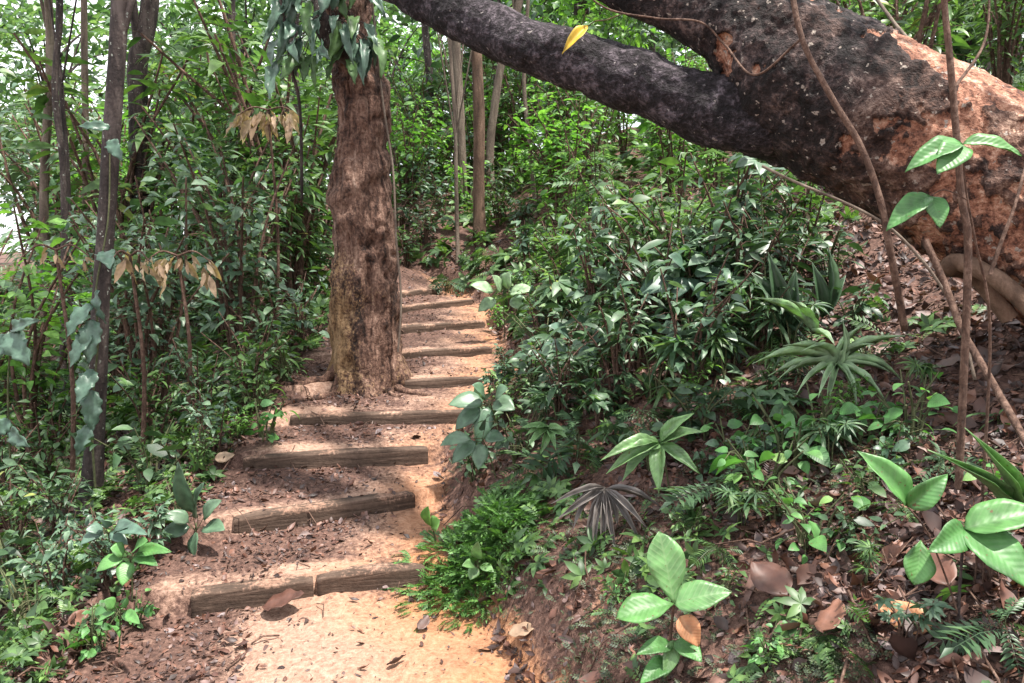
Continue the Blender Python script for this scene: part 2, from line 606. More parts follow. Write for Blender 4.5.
def bark_mat(name, stops, scale=(9, 9, 2.2), bump=.6, lichen=None, lich_amt=.62, patch=None, patch_ramp=None, rough=.85, dist=.03, crack=0., warm=None, grain=.35):
    m, nt, out = new_mat(name)
    tc = N(nt, 'ShaderNodeTexCoord')
    mp = N(nt, 'ShaderNodeMapping')
    mp.inputs['Scale'].default_value = scale
    nt.links.new(tc.outputs['Object'], mp.inputs[0])
    n1 = N(nt, 'ShaderNodeTexNoise', Scale=1.0, Detail=7.0, Roughness=.68, Distortion=.6)
    nt.links.new(mp.outputs[0], n1.inputs['Vector'])
    n2 = N(nt, 'ShaderNodeTexNoise', Scale=45.0, Detail=4.0, Roughness=.7)
    nt.links.new(tc.outputs['Object'], n2.inputs['Vector'])
    f = N(nt, 'ShaderNodeMath', operation='MULTIPLY_ADD')
    nt.links.new(n2.outputs[0], f.inputs[0])
    f.inputs[1].default_value = grain
    nt.links.new(n1.outputs[0], f.inputs[2])
    f2 = N(nt, 'ShaderNodeMath', operation='SUBTRACT')
    nt.links.new(f.outputs[0], f2.inputs[0])
    f2.inputs[1].default_value = grain / 2
    col = ramp(nt, f2.outputs[0], stops).outputs[0]
    if warm:
        aw = N(nt, 'ShaderNodeAttribute', attribute_name='warm')
        col = mixc(nt, aw.outputs['Fac'], col, ramp(nt, f2.outputs[0], warm).outputs[0])
    if patch:
        at_ = N(nt, 'ShaderNodeAttribute', attribute_name=patch)
        pc = ramp(nt, f2.outputs[0], patch_ramp).outputs[0]
        # break the patch edge up with the fine grain
        e = N(nt, 'ShaderNodeMath', operation='MULTIPLY_ADD')
        nt.links.new(n2.outputs[0], e.inputs[0])
        e.inputs[1].default_value = 1.3
        nt.links.new(at_.outputs['Fac'], e.inputs[2])
        er = N(nt, 'ShaderNodeMapRange')
        nt.links.new(e.outputs[0], er.inputs[0])
        er.inputs[1].default_value = 1.0
        er.inputs[2].default_value = 1.25
        col = mixc(nt, er.outputs[0], col, pc)
    if lichen:
        n4 = N(nt, 'ShaderNodeTexNoise', Scale=34.0, Detail=3.0, Roughness=.5)
        nt.links.new(tc.outputs['Object'], n4.inputs['Vector'])
        lr = N(nt, 'ShaderNodeMapRange')
        nt.links.new(n4.outputs[0], lr.inputs[0])
        lr.inputs[1].default_value = lich_amt
        lr.inputs[2].default_value = lich_amt + .03
        col = mixc(nt, lr.outputs[0], col, lichen)
    hgt = f.outputs[0]
    if crack:
        vs = N(nt, 'ShaderNodeTexVoronoi', feature='DISTANCE_TO_EDGE', Scale=3.2)
        dm = N(nt, 'ShaderNodeMix', data_type='RGBA')
        dm.inputs[0].default_value = .12
        nt.links.new(mp.outputs[0], dm.inputs[6])
        nt.links.new(n1.outputs['Color'], dm.inputs[7])
        sc_ = N(nt, 'ShaderNodeVectorMath', operation='MULTIPLY')
        sc_.inputs[1].default_value = (1.25, 1.25, 1.25)
        nt.links.new(dm.outputs[2], sc_.inputs[0])
        nt.links.new(sc_.outputs[0], vs.inputs['Vector'])
        cr_ = N(nt, 'ShaderNodeMapRange')
        nt.links.new(vs.outputs['Distance'], cr_.inputs[0])
        cr_.inputs[2].default_value = .09
        cr_.inputs[3].default_value = 1 - crack
        col = mixc(nt, 1.0, col, cr_.outputs[0], 'MULTIPLY')
        ad = N(nt, 'ShaderNodeMath', operation='MULTIPLY_ADD')
        nt.links.new(cr_.outputs[0], ad.inputs[0])
        ad.inputs[1].default_value = .5
        nt.links.new(f.outputs[0], ad.inputs[2])
        hgt = ad.outputs[0]
    b = N(nt, 'ShaderNodeBump', Strength=bump, Distance=dist)
    nt.links.new(hgt, b.inputs['Height'])
    p = N(nt, 'ShaderNodeBsdfPrincipled', Roughness=rough)
    p.inputs['Specular IOR Level'].default_value = .3
    nt.links.new(col, p.inputs['Base Color'])
    nt.links.new(b.outputs[0], p.inputs['Normal'])
    nt.links.new(p.outputs[0], out.inputs[0])
    return m


M['soil'] = soil_mat()
M['bark_dark'] = bark_mat('bark_dark', [(.34, (.010, .007, .007)), (.5, (.036, .026, .024)), (.66, (.10, .078, .07))], lichen=(.22, .23, .20), lich_amt=.66)
M['bark_pale'] = bark_mat('bark_pale', [(.3, (.05, .036, .028)), (.5, (.12, .09, .07)), (.7, (.22, .18, .14))])
M['bark_brown'] = bark_mat('bark_brown', [(.3, (.035, .02, .014)), (.5, (.10, .06, .04)), (.7, (.19, .12, .085))])
M['stem_brown'] = bark_mat('stem_brown', [(.3, (.03, .016, .012)), (.5, (.085, .047, .033)), (.7, (.19, .12, .09))], scale=(40, 40, 20))
M['stem_green'] = bark_mat('stem_green', [(.3, (.03, .04, .015)), (.5, (.07, .08, .035)), (.7, (.12, .12, .06))], scale=(30, 30, 12))
M['bark_big'] = bark_mat('bark_big_tree', [(.34, (.014, .007, .005)), (.44, (.060, .030, .021)), (.54, (.140, .076, .054)), (.66, (.25, .155, .115)), (.78, (.40, .30, .24))], scale=(11, 11, 2.6), bump=.9, patch='ochre',
                         patch_ramp=[(.3, (.09, .045, .02)), (.5, (.23, .14, .07)), (.72, (.38, .26, .15))], dist=.03, crack=.25, grain=.5)
M['bark_log'] = bark_mat('bark_leaning', [(.36, (.005, .0035, .0035)), (.5, (.018, .012, .012)), (.6, (.05, .034, .033)), (.72, (.15, .105, .095))], scale=(7, 7, 7), bump=1.0, patch='peel',
                         patch_ramp=[(.32, (.06, .025, .018)), (.46, (.22, .095, .06)), (.58, (.40, .20, .13)), (.72, (.60, .40, .30))], lichen=(.30, .25, .215), lich_amt=.645, dist=.035, crack=.1, grain=.75, warm=[(.34, (.020, .009, .007)), (.46, (.075, .038, .028)), (.58, (.17, .088, .06)), (.7, (.34, .22, .16))])
M['bark_limb'] = bark_mat('bark_limb', [(.34, (.006, .004, .005)), (.48, (.021, .016, .019)), (.58, (.050, .040, .047)), (.7, (.13, .105, .12))], scale=(8, 8, 8), bump=1.0, lichen=(.26, .23, .22), lich_amt=.68, dist=.035, crack=.12, grain=1.0)
M['board'] = bark_mat('board_wood', [(.3, (.026, .016, .011)), (.5, (.072, .046, .033)), (.72, (.15, .10, .075))], scale=(2.5, 14, 30), bump=.6, dist=.015, patch='muddy', patch_ramp=[(.3, (.10, .052, .035)), (.5, (.23, .135, .095)), (.72, (.38, .25, .185))])

# ------------------------------------------------------------------ the ground
def axis(lo, hi, fine, segs):
    """fine spacing inside lo..hi, growing outward to the ends in segs"""
    a = list(np.arange(lo, hi, fine))
    s = fine
    while a[-1] < segs[1]:
        s *= 1.13
        a.append(a[-1] + s)
    b = [lo]
    s = fine
    while b[-1] > segs[0]:
        s *= 1.13
        b.append(b[-1] - s)
    return np.array(sorted(b[1:]) + a)


gx = axis(-2.1, 2.6, .022, (-90, 90))
gy = axis(2.2, 10.2, .024, (-40, 130))
GX, GY = np.meshgrid(gx, gy)
tx, ty = GX.ravel(), GY.ravel()
tz = terrain(tx, ty)
g = Geo()
nx, ny = len(gx), len(gy)
i, j = np.meshgrid(np.arange(ny - 1), np.arange(nx - 1), indexing='ij')
a = i * nx + j
g.add(np.stack([tx, ty, tz], 1), np.stack([a, a + 1, a + nx + 1, a + nx], -1).reshape(-1, 4))


def worn_map(x, y):
    xr, xl = path_right(y), path_left(y)
    t = (x - xl) / (xr - xl)
    inside = sst(x, xl - .1, xl + .25) * (1 - sst(x, xr - .02, xr + .16))
    lat = sst(t, .18 + .1 * np.sin(y * 3), .62)
    # soil is worn barest just behind each board's edge
    band = np.zeros_like(x)
    for k in range(len(STEPS)):
        dy = y - step_y(k, x)
        band = np.maximum(band, np.exp(-((dy - .10) / .11) ** 2) * (dy > -.02))
    nb = fbm(np.stack([x, y, 0 * x], 1) * 3.1, 52, 3)
    front = (1 - sst(y, 3.3, 3.8))
    w = inside * (np.maximum(np.maximum(.54 * sst(t, .35, .9), (.70 + .45 * nb) * band), front * (.12 + .85 * sst(t, .25, .5))))
    n = fbm(np.stack([x, y, 0 * x], 1) * 2.1, 44, 3)
    soilpatch = .75 * sst(n, .12, .4) * (x > xr - .1) * np.exp(-np.clip(x - xr, 0, None) / .45)
    return np.clip(w * (1 - sst(y, 9.6, 11)) + soilpatch, 0, 1)


def clay_map(x, y):
    xr, xl = path_right(y), path_left(y)
    t = (x - xl) / (xr - xl)
    return .55 * sst(t, .55, .95) - .25 * (1 - sst(t, .2, .6)) + .1 * (1 - sst(y, 3.5, 4.5)) * sst(t, .4, .6)


worn = worn_map(tx, ty)
clay = clay_map(tx, ty)
me = g.mesh('ground', M['soil'], attrs={'worn': worn, 'clay': clay})
gr = tag(link('ground', me), 'reddish earth of the sloping forest floor and the worn footpath', None, None, 'structure')

# ------------------------------------------------------------------ step boards
BOARD_LABELS = [
    'lowest step board, left piece, ending at the crack',
    'lowest step board, right piece running from the crack to the fern mound',
    'second step board from the bottom, broad muddy plank tilted down to the left',
    'third step board from the bottom, level with the sandy orange bank',
    'fourth step board from the bottom, thin edge under a litter strewn tread',
    'fifth step board from the bottom, starting at the foot of the big gnarled trunk',
    'sixth step board, just right of the big trunk where its root ends',
    'seventh step board, narrow dark edge beside the big trunk',
    'eighth step board, second from the top of the stairway',
    'topmost step board where the path bends behind the big trunk',
]


def plank(x0, y0, x1, y1, ztop, h, th, seed):
    L = math.hypot(x1 - x0, y1 - y0)
    nl, nh, nt_ = max(int(L / .02), 8), 7, 4
    g = Geo()
    # closed section, swept along the length
    sec = []
    for k in range(nh):
        sec.append((0, -h + h * (k / (nh - 1)) ** .6))
    for k in range(1, nt_):
        sec.append((th * k / (nt_ - 1), 0))
    for k in range(1, nh):
        sec.append((th, -h * k / (nh - 1)))
    sec = np.array(sec)
    m = len(sec)
    u = np.linspace(0, L, nl)
    P = np.zeros((nl, m, 3))
    P[..., 0] = u[:, None]
    P[..., 1] = sec[None, :, 0]
    P[..., 2] = sec[None, :, 1]
    Q = P.reshape(-1, 3)
    n = fbm(Q * np.array([2.5, 9, 14]) + seed * 7, seed, 4)
    n2 = fbm(Q * np.array([1.3, 1, 1]) + seed * 3, seed + 5, 2)
    corner = np.tile(((np.abs(sec[:, 0] - 0) < 1e-6) & (sec[:, 1] > -.005)) | ((np.abs(sec[:, 0] - th) < 1e-6) & (sec[:, 1] > -.005)), nl)
    Q[:, 1] += n * .0035 + .010 * n2
    Q[:, 2] += np.where(Q[:, 2] > -.02, n * .0035 + .007 * n2, 0) - corner * .003 + .006 * np.sin(Q[:, 0] / L * PI)
    ends = np.minimum(Q[:, 0], L - Q[:, 0])
    Q[:, 2] -= np.where(ends < .03, (.03 - ends) * .3, 0) * (Q[:, 2] > -.03)
    i, j = np.meshgrid(np.arange(nl - 1), np.arange(m - 1), indexing='ij')
    a = i * m + j
    g.add(Q, np.stack([a, a + m, a + m + 1, a + 1], -1).reshape(-1, 4))
    g.F.append((np.array([list(range(m))]), 0))
    g.F.append((np.array([[(nl - 1) * m + k for k in range(m)][::-1]]), 0))
    top = np.clip(1 + Q[:, 2] / .05, 0, 1) * .45 + (.5 * (fbm(Q * 6, seed + 9, 2)) - .1)
    return g, top, math.atan2(y1 - y0, x1 - x0)


def add_board(k, x0, y0, x1, y1, z, dz0=0, seed=0, label=''):
    g, muddy, an = plank(x0, y0, x1, y1, 0, .20, .080, seed)
    o = link('step_board', g.mesh('step_board', M['board'], attrs={'muddy': muddy}))
    o.location = (x0, y0, z + .002)
    o.rotation_euler = (0, 0, an)
    tag(o, label, 'step board', 'wooden boards holding the steps of the path')


for k, (xl, yl, xr, yr, z) in enumerate(STEPS):
    if k == 0:
        s = .50
        xm, ym = xl + (xr - xl) * s, yl + (yr - yl) * s
        add_board(0, xl - .02, yl - .02, xm - .008, ym - .004, z, seed=11, label=BOARD_LABELS[0])
        add_board(0, xm + .008, ym + .004, xr, yr + .004, z + .004, seed=12, label=BOARD_LABELS[1])
    else:
        add_board(k, xl, yl, xr, yr, z, seed=12 + k * 3, label=BOARD_LABELS[k + 1])


# ------------------------------------------------------------------ plants
def rand_dirs(r, n, zlo, zhi):
    a = r.uniform(0, 2 * PI, n)
    z = r.uniform(zlo, zhi, n)
    h = np.sqrt(np.maximum(1 - z * z, 0))
    return np.stack([np.cos(a) * h, np.sin(a) * h, z], 1)


def rand_ups(r, n, tilt=.5):
    u = r.normal(0, tilt, (n, 3))
    u[:, 2] = 1
    return norm(u)


LEAF = {
    'small': [small_leaf(.46, .10), small_leaf(.38, .2, .09), small_leaf(.5, .02, .03)],
    'ovate': [leaf('ovate', .46, 4, .3, .16), leaf('ovate', .42, 4, .5, .2), leaf('ovate', .5, 4, .15, .1)],
    'lance': [leaf('lance', .26, 4, .4, .2), leaf('lance', .22, 4, .6, .15), leaf('lance', .28, 4, .2, .2)],
    'broad': [leaf('ovate', .66, 5, .35, .15), leaf('ovate', .6, 5, .5, .12)],
    'lobed': [leaf('lobed', .62, 8, .6, .12, wave=1), leaf('lobed', .55, 8, .8, .1, wave=1)],
    'frond': [frond(9, seed=2), frond(8, droop=.9, seed=3)],
    'fern': [frond(14, small_leaf(.24), L=.26, droop=.8, seed=5), frond(13, small_leaf(.24), L=.24, droop=1.1, seed=6)],
    'palmate': [palmate(8, seed=1), palmate(7, W=.2, seed=3), palmate(9, W=.13, fan=2.6, droop=.5, seed=4)],
    'strap': [leaf('strap', .07, 7, .75, .2), leaf('strap', .06, 7, 1.0, .2), leaf('strap', .08, 7, .5, .2)],
    'whorl': [palmate(5, W=.36, fan=2.0, droop=.4, seed=7, rows=4), palmate(4, W=.4, fan=1.7, droop=.3, seed=8, rows=4)],
}


LEAF['mixed'] = [leaf('ovate', .46, 4, .3, .16), leaf('ovate', .36, 4, .6, .2), leaf('lance', .3, 4, .5, .2), leaf('ovate', .58, 4, .2, .1), small_leaf(.4, .3), leaf('ovate', .4, 4, .9, .12)]


def shrub_geo(seed, h, spread, nstem, nleaf, kind, L, low=.2, lean=(0, 0), droop=.1, twig=.14):
    """stems that start at the foot and carry leaves; returns (stem Geo, leaf Geo)"""
    r = np.random.default_rng(seed)
    gs, gl = Geo(), Geo()
    P, D = [], []
    for s in range(nstem):
        a = r.uniform(0, 2 * PI)
        sp = spread * r.uniform(.3, 1)
        hh = h * r.uniform(.6, 1)
        tip = np.array([math.cos(a) * sp + lean[0], math.sin(a) * sp + lean[1], hh])
        b = np.array([math.cos(a) * .04, math.sin(a) * .04, -.06])
        mid = b * .5 + tip * .5 + np.array([r.normal(0, .08), r.normal(0, .08), .12]) * h * .5 - np.array([tip[0], tip[1], 0]) * .25
        c = spline([b, mid, tip], 9)
        r0 = .006 + .006 * h
        tube(gs, c, np.linspace(r0, r0 * .35, 9), 5)
        for q in range(max(1, nleaf // nstem)):
            t = low + (1 - low) * r.random() ** .8
            k = min(int(t * 8), 7)
            p = c[k] + (c[k + 1] - c[k]) * (t * 8 - k)
            d = rand_dirs(r, 1, -.3 - droop, .5)[0]
            tw = twig * r.uniform(.1, 1) * (1.25 - t)
            if tw > .05:
                tube(gs, [p, p + d * tw * .5 + (0, 0, .01), p + d * tw], [.0028, .0022, .0015], 3, cap=False)
            P.append(p + d * tw)
            D.append(d + np.array([0, 0, -droop]))
    P, D = np.array(P), np.array(D)
    T = LEAF[kind]
    which = (r.integers(0, len(T), len(P)) + r.integers(0, 2) * (r.random(len(P)) < .7)) % len(T)
    S = L * r.uniform(.35, 1.0, len(P)) ** .8 * r.choice([.8, 1.0, 1.45], len(P), p=[.4, .45, .15])
    U = rand_ups(r, len(P), .55)
    for w, t in enumerate(T):
        m = which == w
        scatter(gl, t, P[m], frames(D[m], U[m]), S[m])
    return gs, gl


def crown_geo(seed, radii, nclump, per, kind, L, rclump=.3, shell=.5, droop=.15, holes=.0, squash=.6):
    r = np.random.default_rng(seed)
    gl = Geo()
    C = []
    while len(C) < nclump:
        p = r.uniform(-1, 1, 3)
        l = np.linalg.norm(p)
        if l > 1 or l < shell * r.random():
            continue
        if vnoise(p[None] * 2.1 + seed, seed)[0] < holes:
            continue
        C.append(p * radii)
    C = np.array(C)
    n = nclump * per
    idx = np.repeat(np.arange(nclump), per)
    off = r.normal(0, 1, (n, 3)) * rclump * np.array([1, 1, squash]) * .55
    P = C[idx] + off
    D = norm(off + rand_dirs(r, n, -.4, .4) * rclump * .6) + np.array([0, 0, -droop])
    U = rand_ups(r, n, .5)
    T = LEAF[kind]
    which = r.integers(0, len(T), n)
    S = L * r.uniform(.6, 1.2, n)
    for w, t in enumerate(T):
        m = which == w
        scatter(gl, t, P[m], frames(D[m], U[m]), S[m])
    return gl, C


def trunk_pts(base, top, n, wob, seed):
    r = np.random.default_rng(seed)
    k = max(3, int(np.linalg.norm(np.array(top) - base) / 1.2) + 2)
    c = np.linspace(0, 1, k)[:, None] * (np.array(top) - base) + base
    c[1:-1] += r.normal(0, wob, (k - 2, 3)) * np.array([1, 1, .3])
    return spline(c, n)


def knobbly_tube(g, pts, rad, sides, amp, freq, seed, flare=0, flare_h=.5, mat=0, cap=True, aniso=(1, 1, .5)):
    """tube with noise displaced along the ring normals"""
    V = tube(Geo(), pts, rad, sides, cap=False)
    n = len(pts)
    C = np.repeat(np.asarray(pts, float), sides, 0)
    d = norm(V - C)
    rr = np.linalg.norm(V - C, axis=1)
    nz = fbm(V * freq * np.array(aniso), seed, 4)
    ridged = 1 - np.abs(fbm(V * freq * .6 * np.array(aniso), seed + 20, 3)) * 2
    disp = amp * (nz + .5 * ridged)
    if flare:
        hgt = C[:, 2] - pts[0][2]
        ang = np.arctan2(d[:, 1], d[:, 0])
        lob = .5 + .5 * np.cos(ang * 5 + 1.3 * np.sin(ang * 2 + seed))
        disp = disp + flare * np.exp(-np.clip(hgt, 0, None) / flare_h) * (.35 + lob ** 2) * rr / rr.max()
    W = V + d * disp[:, None]
    i, j = np.meshgrid(np.arange(n - 1), np.arange(sides), indexing='ij')
    a = i * sides + j
    b = i * sides + (j + 1) % sides
    g.add(W, np.stack([a, b, b + sides, a + sides], -1).reshape(-1, 4), None, mat)
    if cap:
        g.F.append((np.array([[g.n - sides + k for k in range(sides)]]), mat))
    return W, nz


def limbs_for(g, pts, radii, centre, C, r0, seed, nl=7):
    r = np.random.default_rng(seed)
    pick = C[r.choice(len(C), min(nl, len(C)), replace=False)] + centre
    for p in pick:
        k = r.integers(int(len(pts) * .5), len(pts) - 1)
        s = pts[k]
        mid = (s + p) / 2 + np.array([0, 0, .12 * np.linalg.norm(p - s)])
        tube(g, spline([s, mid, p], 8), np.linspace(r0, r0 * .2, 8), 5, cap=False)


# ---- the large gnarled tree left of the steps
def big_tree():
    base = at(366, 384, 5.75)
    gz = ground(base[0], base[1] + .1)
    b0 = np.array([base[0] - .0, 5.95, gz - .15])
    pts_px = [(366, 384, None), (366, 330, 5.95), (364, 250, 5.97), (360, 180, 6.0), (362, 110, 6.02), (352, 50, 6.05), (346, -20, 6.1), (340, -120, 6.2), (332, -260, 6.3), (330, -420, 6.4)]
    c = [b0] + [at(x, y, d) for x, y, d in pts_px[1:]]
    pts = spline(c, 330)
    hgt = pts[:, 2] - b0[2]
    rad = np.interp(hgt, [0, .2, .45, .9, 1.4, 2.1, 2.5, 3.3, 6], [.275, .262, .25, .238, .222, .205, .175, .15, .10])
    g = Geo()
    W, nz = knobbly_tube(g, pts, rad, 170, .026, 5.2, 41, flare=.10, flare_h=.14)
    # deep vertical flutes and burls
    C = np.repeat(pts, 170, 0)
    d = norm(W - C)
    ang = np.arctan2(d[:, 1], d[:, 0])
    h = np.repeat(hgt, 170)
    fl = np.abs(np.sin(ang * 3.5 + .7 * np.sin(h * 1.7) + vnoise(W * 1.7, 3))) ** .5 - .75
    # a swelling collar where the bark folds over, about 1.6 m up
    tilt = h - (1.62 + .16 * np.cos(ang - .4))
    coll = .04 * np.exp(-(tilt / .06) ** 2) - .02 * np.exp(-((tilt + .12) / .05) ** 2)
    cav = -.07 * np.exp(-(((ang + 1.25) / .16) ** 2 + ((h - .85) / .30) ** 2)) - .05 * np.exp(-(((ang + 1.95) / .2) ** 2 + ((h - .62) / .1) ** 2))
    fine = .022 * fbm(W * np.array([26, 26, 16]), 77, 4) - .016 * np.clip(1 - np.abs(fbm(W * np.array([9, 9, 1.6]), 78, 3)) * 5, 0, 1) - .14 * np.clip(fbm(W * np.array([6, 6, 4.5]), 79, 3) - .26, 0, .4) + .016 * fbm(W * 12, 80, 3) + .045 * fbm(W * np.array([3.2, 3.2, 4.0]), 81, 2)
    W = W + d * (fl * .022 * np.exp(-h / 1.2) + coll * .5 + cav + fine)[:, None]
    g.V[0] = W
    och = np.clip(1.15 - h / 1.1, 0, 1) * .42 + .35 * fbm(W * 3, 31, 3) + .3 * sst(-d[:, 0], -.3, .8) * np.clip(1.5 - h / 1.2, 0, 1)
    root = thing('gnarled_tree', 'big gnarled tree with fluted reddish trunk standing on the left edge of the steps', 'tree')
    tr = link('trunk', g.mesh('gnarled_trunk', M['bark_big'], attrs={'ochre': np.clip(och, 0, 1) * 1.0}), root)
    # surface roots running down and over the path edge
    for ex, ey, r0 in ((-.62, 5.66, .045), (-1.75, 5.6, .04), (-1.6, 5.3, .03), (-.8, 5.62, .03)):
        s = np.array([b0[0] + (ex - b0[0]) * .25, 5.93 + (ey - 5.93) * .25, gz + .16])
        q = []
        for t in np.linspace(0, 1, 6):
            x, y = s[0] + (ex - s[0]) * t + .03 * math.sin(t * 7 + ex * 9), s[1] + (ey - s[1]) * t
            q.append((x, y, max(ground(x, y) + r0 * .45 * (1 - t), s[2] * 0 - 9) if t > .01 else s[2]))
        gg = Geo()
        knobbly_tube(gg, spline(q, 26), np.linspace(r0, .012, 26), 14, .008, 12, int(abs(ex) * 100), aniso=(1, 1, 1))
        link('root', gg.mesh('root', M['bark_big'], attrs={'ochre': np.full(gg.n, .25)}), root)
    # thin vine stem hugging its right side
    gg = Geo()
    q = [at(398, 352, 5.72), at(401, 300, 5.76), at(396, 235, 5.80), at(393, 170, 5.84), at(384, 110, 5.86), at(378, 60, 5.9), at(372, 0, 5.95), at(365, -80, 6.05)]
    tube(gg, spline(q, 60), .008, 7)
    v = link('climbing_vine', gg.mesh('climbing_vine', M['bark_pale']))
    tag(v, 'pale thin vine climbing straight up the right side of the big gnarled trunk', 'vine')
    cg, C = crown_geo(5, np.array([3.2, 3.0, 1.6]), 46, 20, 'ovate', .2, .55, .3)
    cen = pts[-1] + np.array([-.4, .8, .3])
    cr = link('crown', cg.mesh('big_crown', M['green']), root)
    cr.location = cen
    gb = Geo()
    limbs_for(gb, pts, None, cen, C, .06, 3, 12)
    link('branch', gb.mesh('branches', M['bark_big'], attrs={'ochre': np.zeros(gb.n)}), root)
    return pts


big_pts = big_tree()


# ---- the huge leaning tree on the right
def leaning_tree():
    root = thing('leaning_tree', 'huge leaning tree with peeling orange and black bark arching over the path from the bank', 'tree')
    c = [(1380, 470, 2.55), (1250, 372, 2.75), (1140, 284, 2.9), (1030, 206, 3.02), (940, 153, 3.12), (865, 114, 3.22), (812, 84, 3.3), (765, 46, 3.38), (720, 19, 3.45), (690, 6, 3.5)]
    pts = spline([at(*q) for q in c], 330)
    t = np.linspace(0, 1, 330)
    rad = np.interp(t, [0, .27, .44, .58, .69, .77, .83, .9, 1], [.38, .335, .30, .285, .265, .22, .165, .135, .10])
    g = Geo()
    W, nz = knobbly_tube(g, pts, rad, 200, .024, 6, 90, aniso=(1, 1, 1))
    C = np.repeat(pts, 200, 0)
    d = norm(W - C)
    tt = np.repeat(t, 200)
    # peeled areas: most along the upper right, in irregular plates
    pn = fbm(W * np.array([2.2, 2.2, 2.8]) + 4, 55, 4, .55)
    pn2 = fbm(W * 9, 56, 3)
    upper = sst(d[:, 2], -.15, .75)
    pn3 = fbm(W * 21, 57, 3)
    peel = pn * 1.3 + pn2 * .7 + pn3 * .55 + 1.35 * sst(d[:, 2], .3, .8) * (1 - .8 * sst(tt, .48, .72)) + .2 * upper - .16 + .25 * (1 - sst(tt, .35, .6)) - .30 * sst(tt, .42, .62)
    pm = sst(peel, .05, .16)
    W = W + d * (.018 * (1 - pm) + .010 * fbm(W * 30, 8, 3) + .022 * (1 - pm) * fbm(W * 14, 12, 4))[:, None]
    g.V[0] = W
    link('trunk', g.mesh('leaning_trunk', M['bark_log'], attrs={'peel': pm * .62 + .08, 'warm': np.clip((1 - sst(tt, .40, .64)) * (.75 + .6 * pn2) + .25 * upper * (pn > 0), 0, 1)}), root)
    # the two limbs
    low = [(800, 132, 3.40), (748, 117, 3.36), (690, 103, 3.44), (600, 68, 3.60), (520, 42, 3.76), (455, 12, 3.94), (400, -16, 4.1), (330, -70, 4.3), (250, -150, 4.6), (180, -260, 4.9)]
    p2 = spline([at(*q) for q in low], 170)
    r2 = np.interp(np.linspace(0, 1, 170), [0, .08, .2, .4, .6, 1], [.142, .142, .130, .115, .10, .05])
    g = Geo()
    knobbly_tube(g, p2, r2, 80, .024, 9, 120, aniso=(1, 1, 1))
    W = g.V[0]
    dd = norm(W - np.repeat(p2, 80, 0))
    g.V[0] = W + dd * (.006 * fbm(W * 34, 14, 3))[:, None]
    link('limb', g.mesh('lower_limb', M['bark_limb']), root)
    up = [(790, 72, 3.34), (750, 44, 3.40), (700, 15, 3.48), (640, -10, 3.58), (590, -30, 3.7), (520, -62, 3.85), (430, -110, 4.1), (330, -200, 4.4)]
    p3 = spline([at(*q) for q in up], 150)
    r3 = np.interp(np.linspace(0, 1, 150), [0, .15, .3, .5, 1], [.15, .145, .125, .105, .05])
    g = Geo()
    W, nz = knobbly_tube(g, p3, r3, 80, .014, 8, 140, aniso=(1, 1, 1))
    d3 = norm(W - np.repeat(p3, 80, 0))
    pm = sst(fbm(W * 5, 66, 3) + .5 * d3[:, 2] - .3 * np.repeat(np.linspace(0, 1, 150), 80) * 3, .1, .3)
    g.V[0] = W + d3 * (.006 * fbm(W * 34, 15, 3) - .008 * pm)[:, None]
    link('limb', g.mesh('upper_limb', M['bark_log'], attrs={'peel': pm * .62, 'warm': np.zeros(len(W))}), root)
    # crown far above, out over the path
    cg, C = crown_geo(15, np.array([2.6, 2.6, 1.3]), 36, 20, 'ovate', .17, .5, .3)
    cen = (p2[-1] + p3[-1]) / 2 + np.array([-.5, .6, 1.2])
    cr = link('crown', cg.mesh('leaning_crown', M['green']), root)
    cr.location = cen
    gb = Geo()
    limbs_for(gb, p2, None, cen, C, .035, 4, 7)
    limbs_for(gb, p3, None, cen, C, .035, 5, 7)
    link('branch', gb.mesh('branches', M['bark_limb']), root)
    # root plate arching down on the bank
    for q, r0 in (([(1010, 318, 2.95), (975, 276, 2.98), (950, 268, 2.95), (962, 262, 2.9), (1005, 285, 2.8), (1050, 330, 2.7)], .03),):
        gb = Geo()
        knobbly_tube(gb, spline([at(*p) for p in q], 40), r0, 12, .006, 14, 9, aniso=(1, 1, 1))
        link('root', gb.mesh('root', M['bark_brown']), root)


leaning_tree()


# ---- slim trees
def slim_tree(name, label, cat, pxs, radii, mat, crown=None, seed=0, grp=None, foot=True, sides=14, knob=.12):
    """pxs: (px, py, d) from the foot upward"""
    P = [at(*q) for q in pxs]
    if foot:
        gz = ground(P[0][0], P[0][1])
        P[0] = np.array([P[0][0], P[0][1], gz - .1])
    base = P[0].copy()
    root = thing(name, label, cat, tuple(base), grp)
    P = [p - base for p in P]
    pts = spline(P, 70)
    r = np.interp(np.linspace(0, 1, 70), np.linspace(0, 1, len(radii)), radii)
    g = Geo()
    knobbly_tube(g, pts, r, sides, r.mean() * knob, 7, seed + 200, flare=r[0] * .8, flare_h=.12)
    link('trunk', g.mesh('trunk', mat), root)
    if crown:
        rad, ncl, per, kind, L, lm, cz = crown
        cg, C = crown_geo(seed, np.array(rad), ncl, per, kind, L, .38, .3)
        cen = pts[-1] + np.array([0, 0, cz])
        cr = link('crown', cg.mesh('crown', lm), root)
        cr.location = cen
        gb = Geo()
        limbs_for(gb, pts, None, cen, C, r[-1] * .7, seed, 8)
        link('branch', gb.mesh('branches', mat), root)
    return root


def stand(px, dist):
    """foot pixel row for a trunk at this column and distance"""
    r = ray(px, 300)
    x = r[0] * dist
    return project((x, dist, ground(x, dist)))[1]


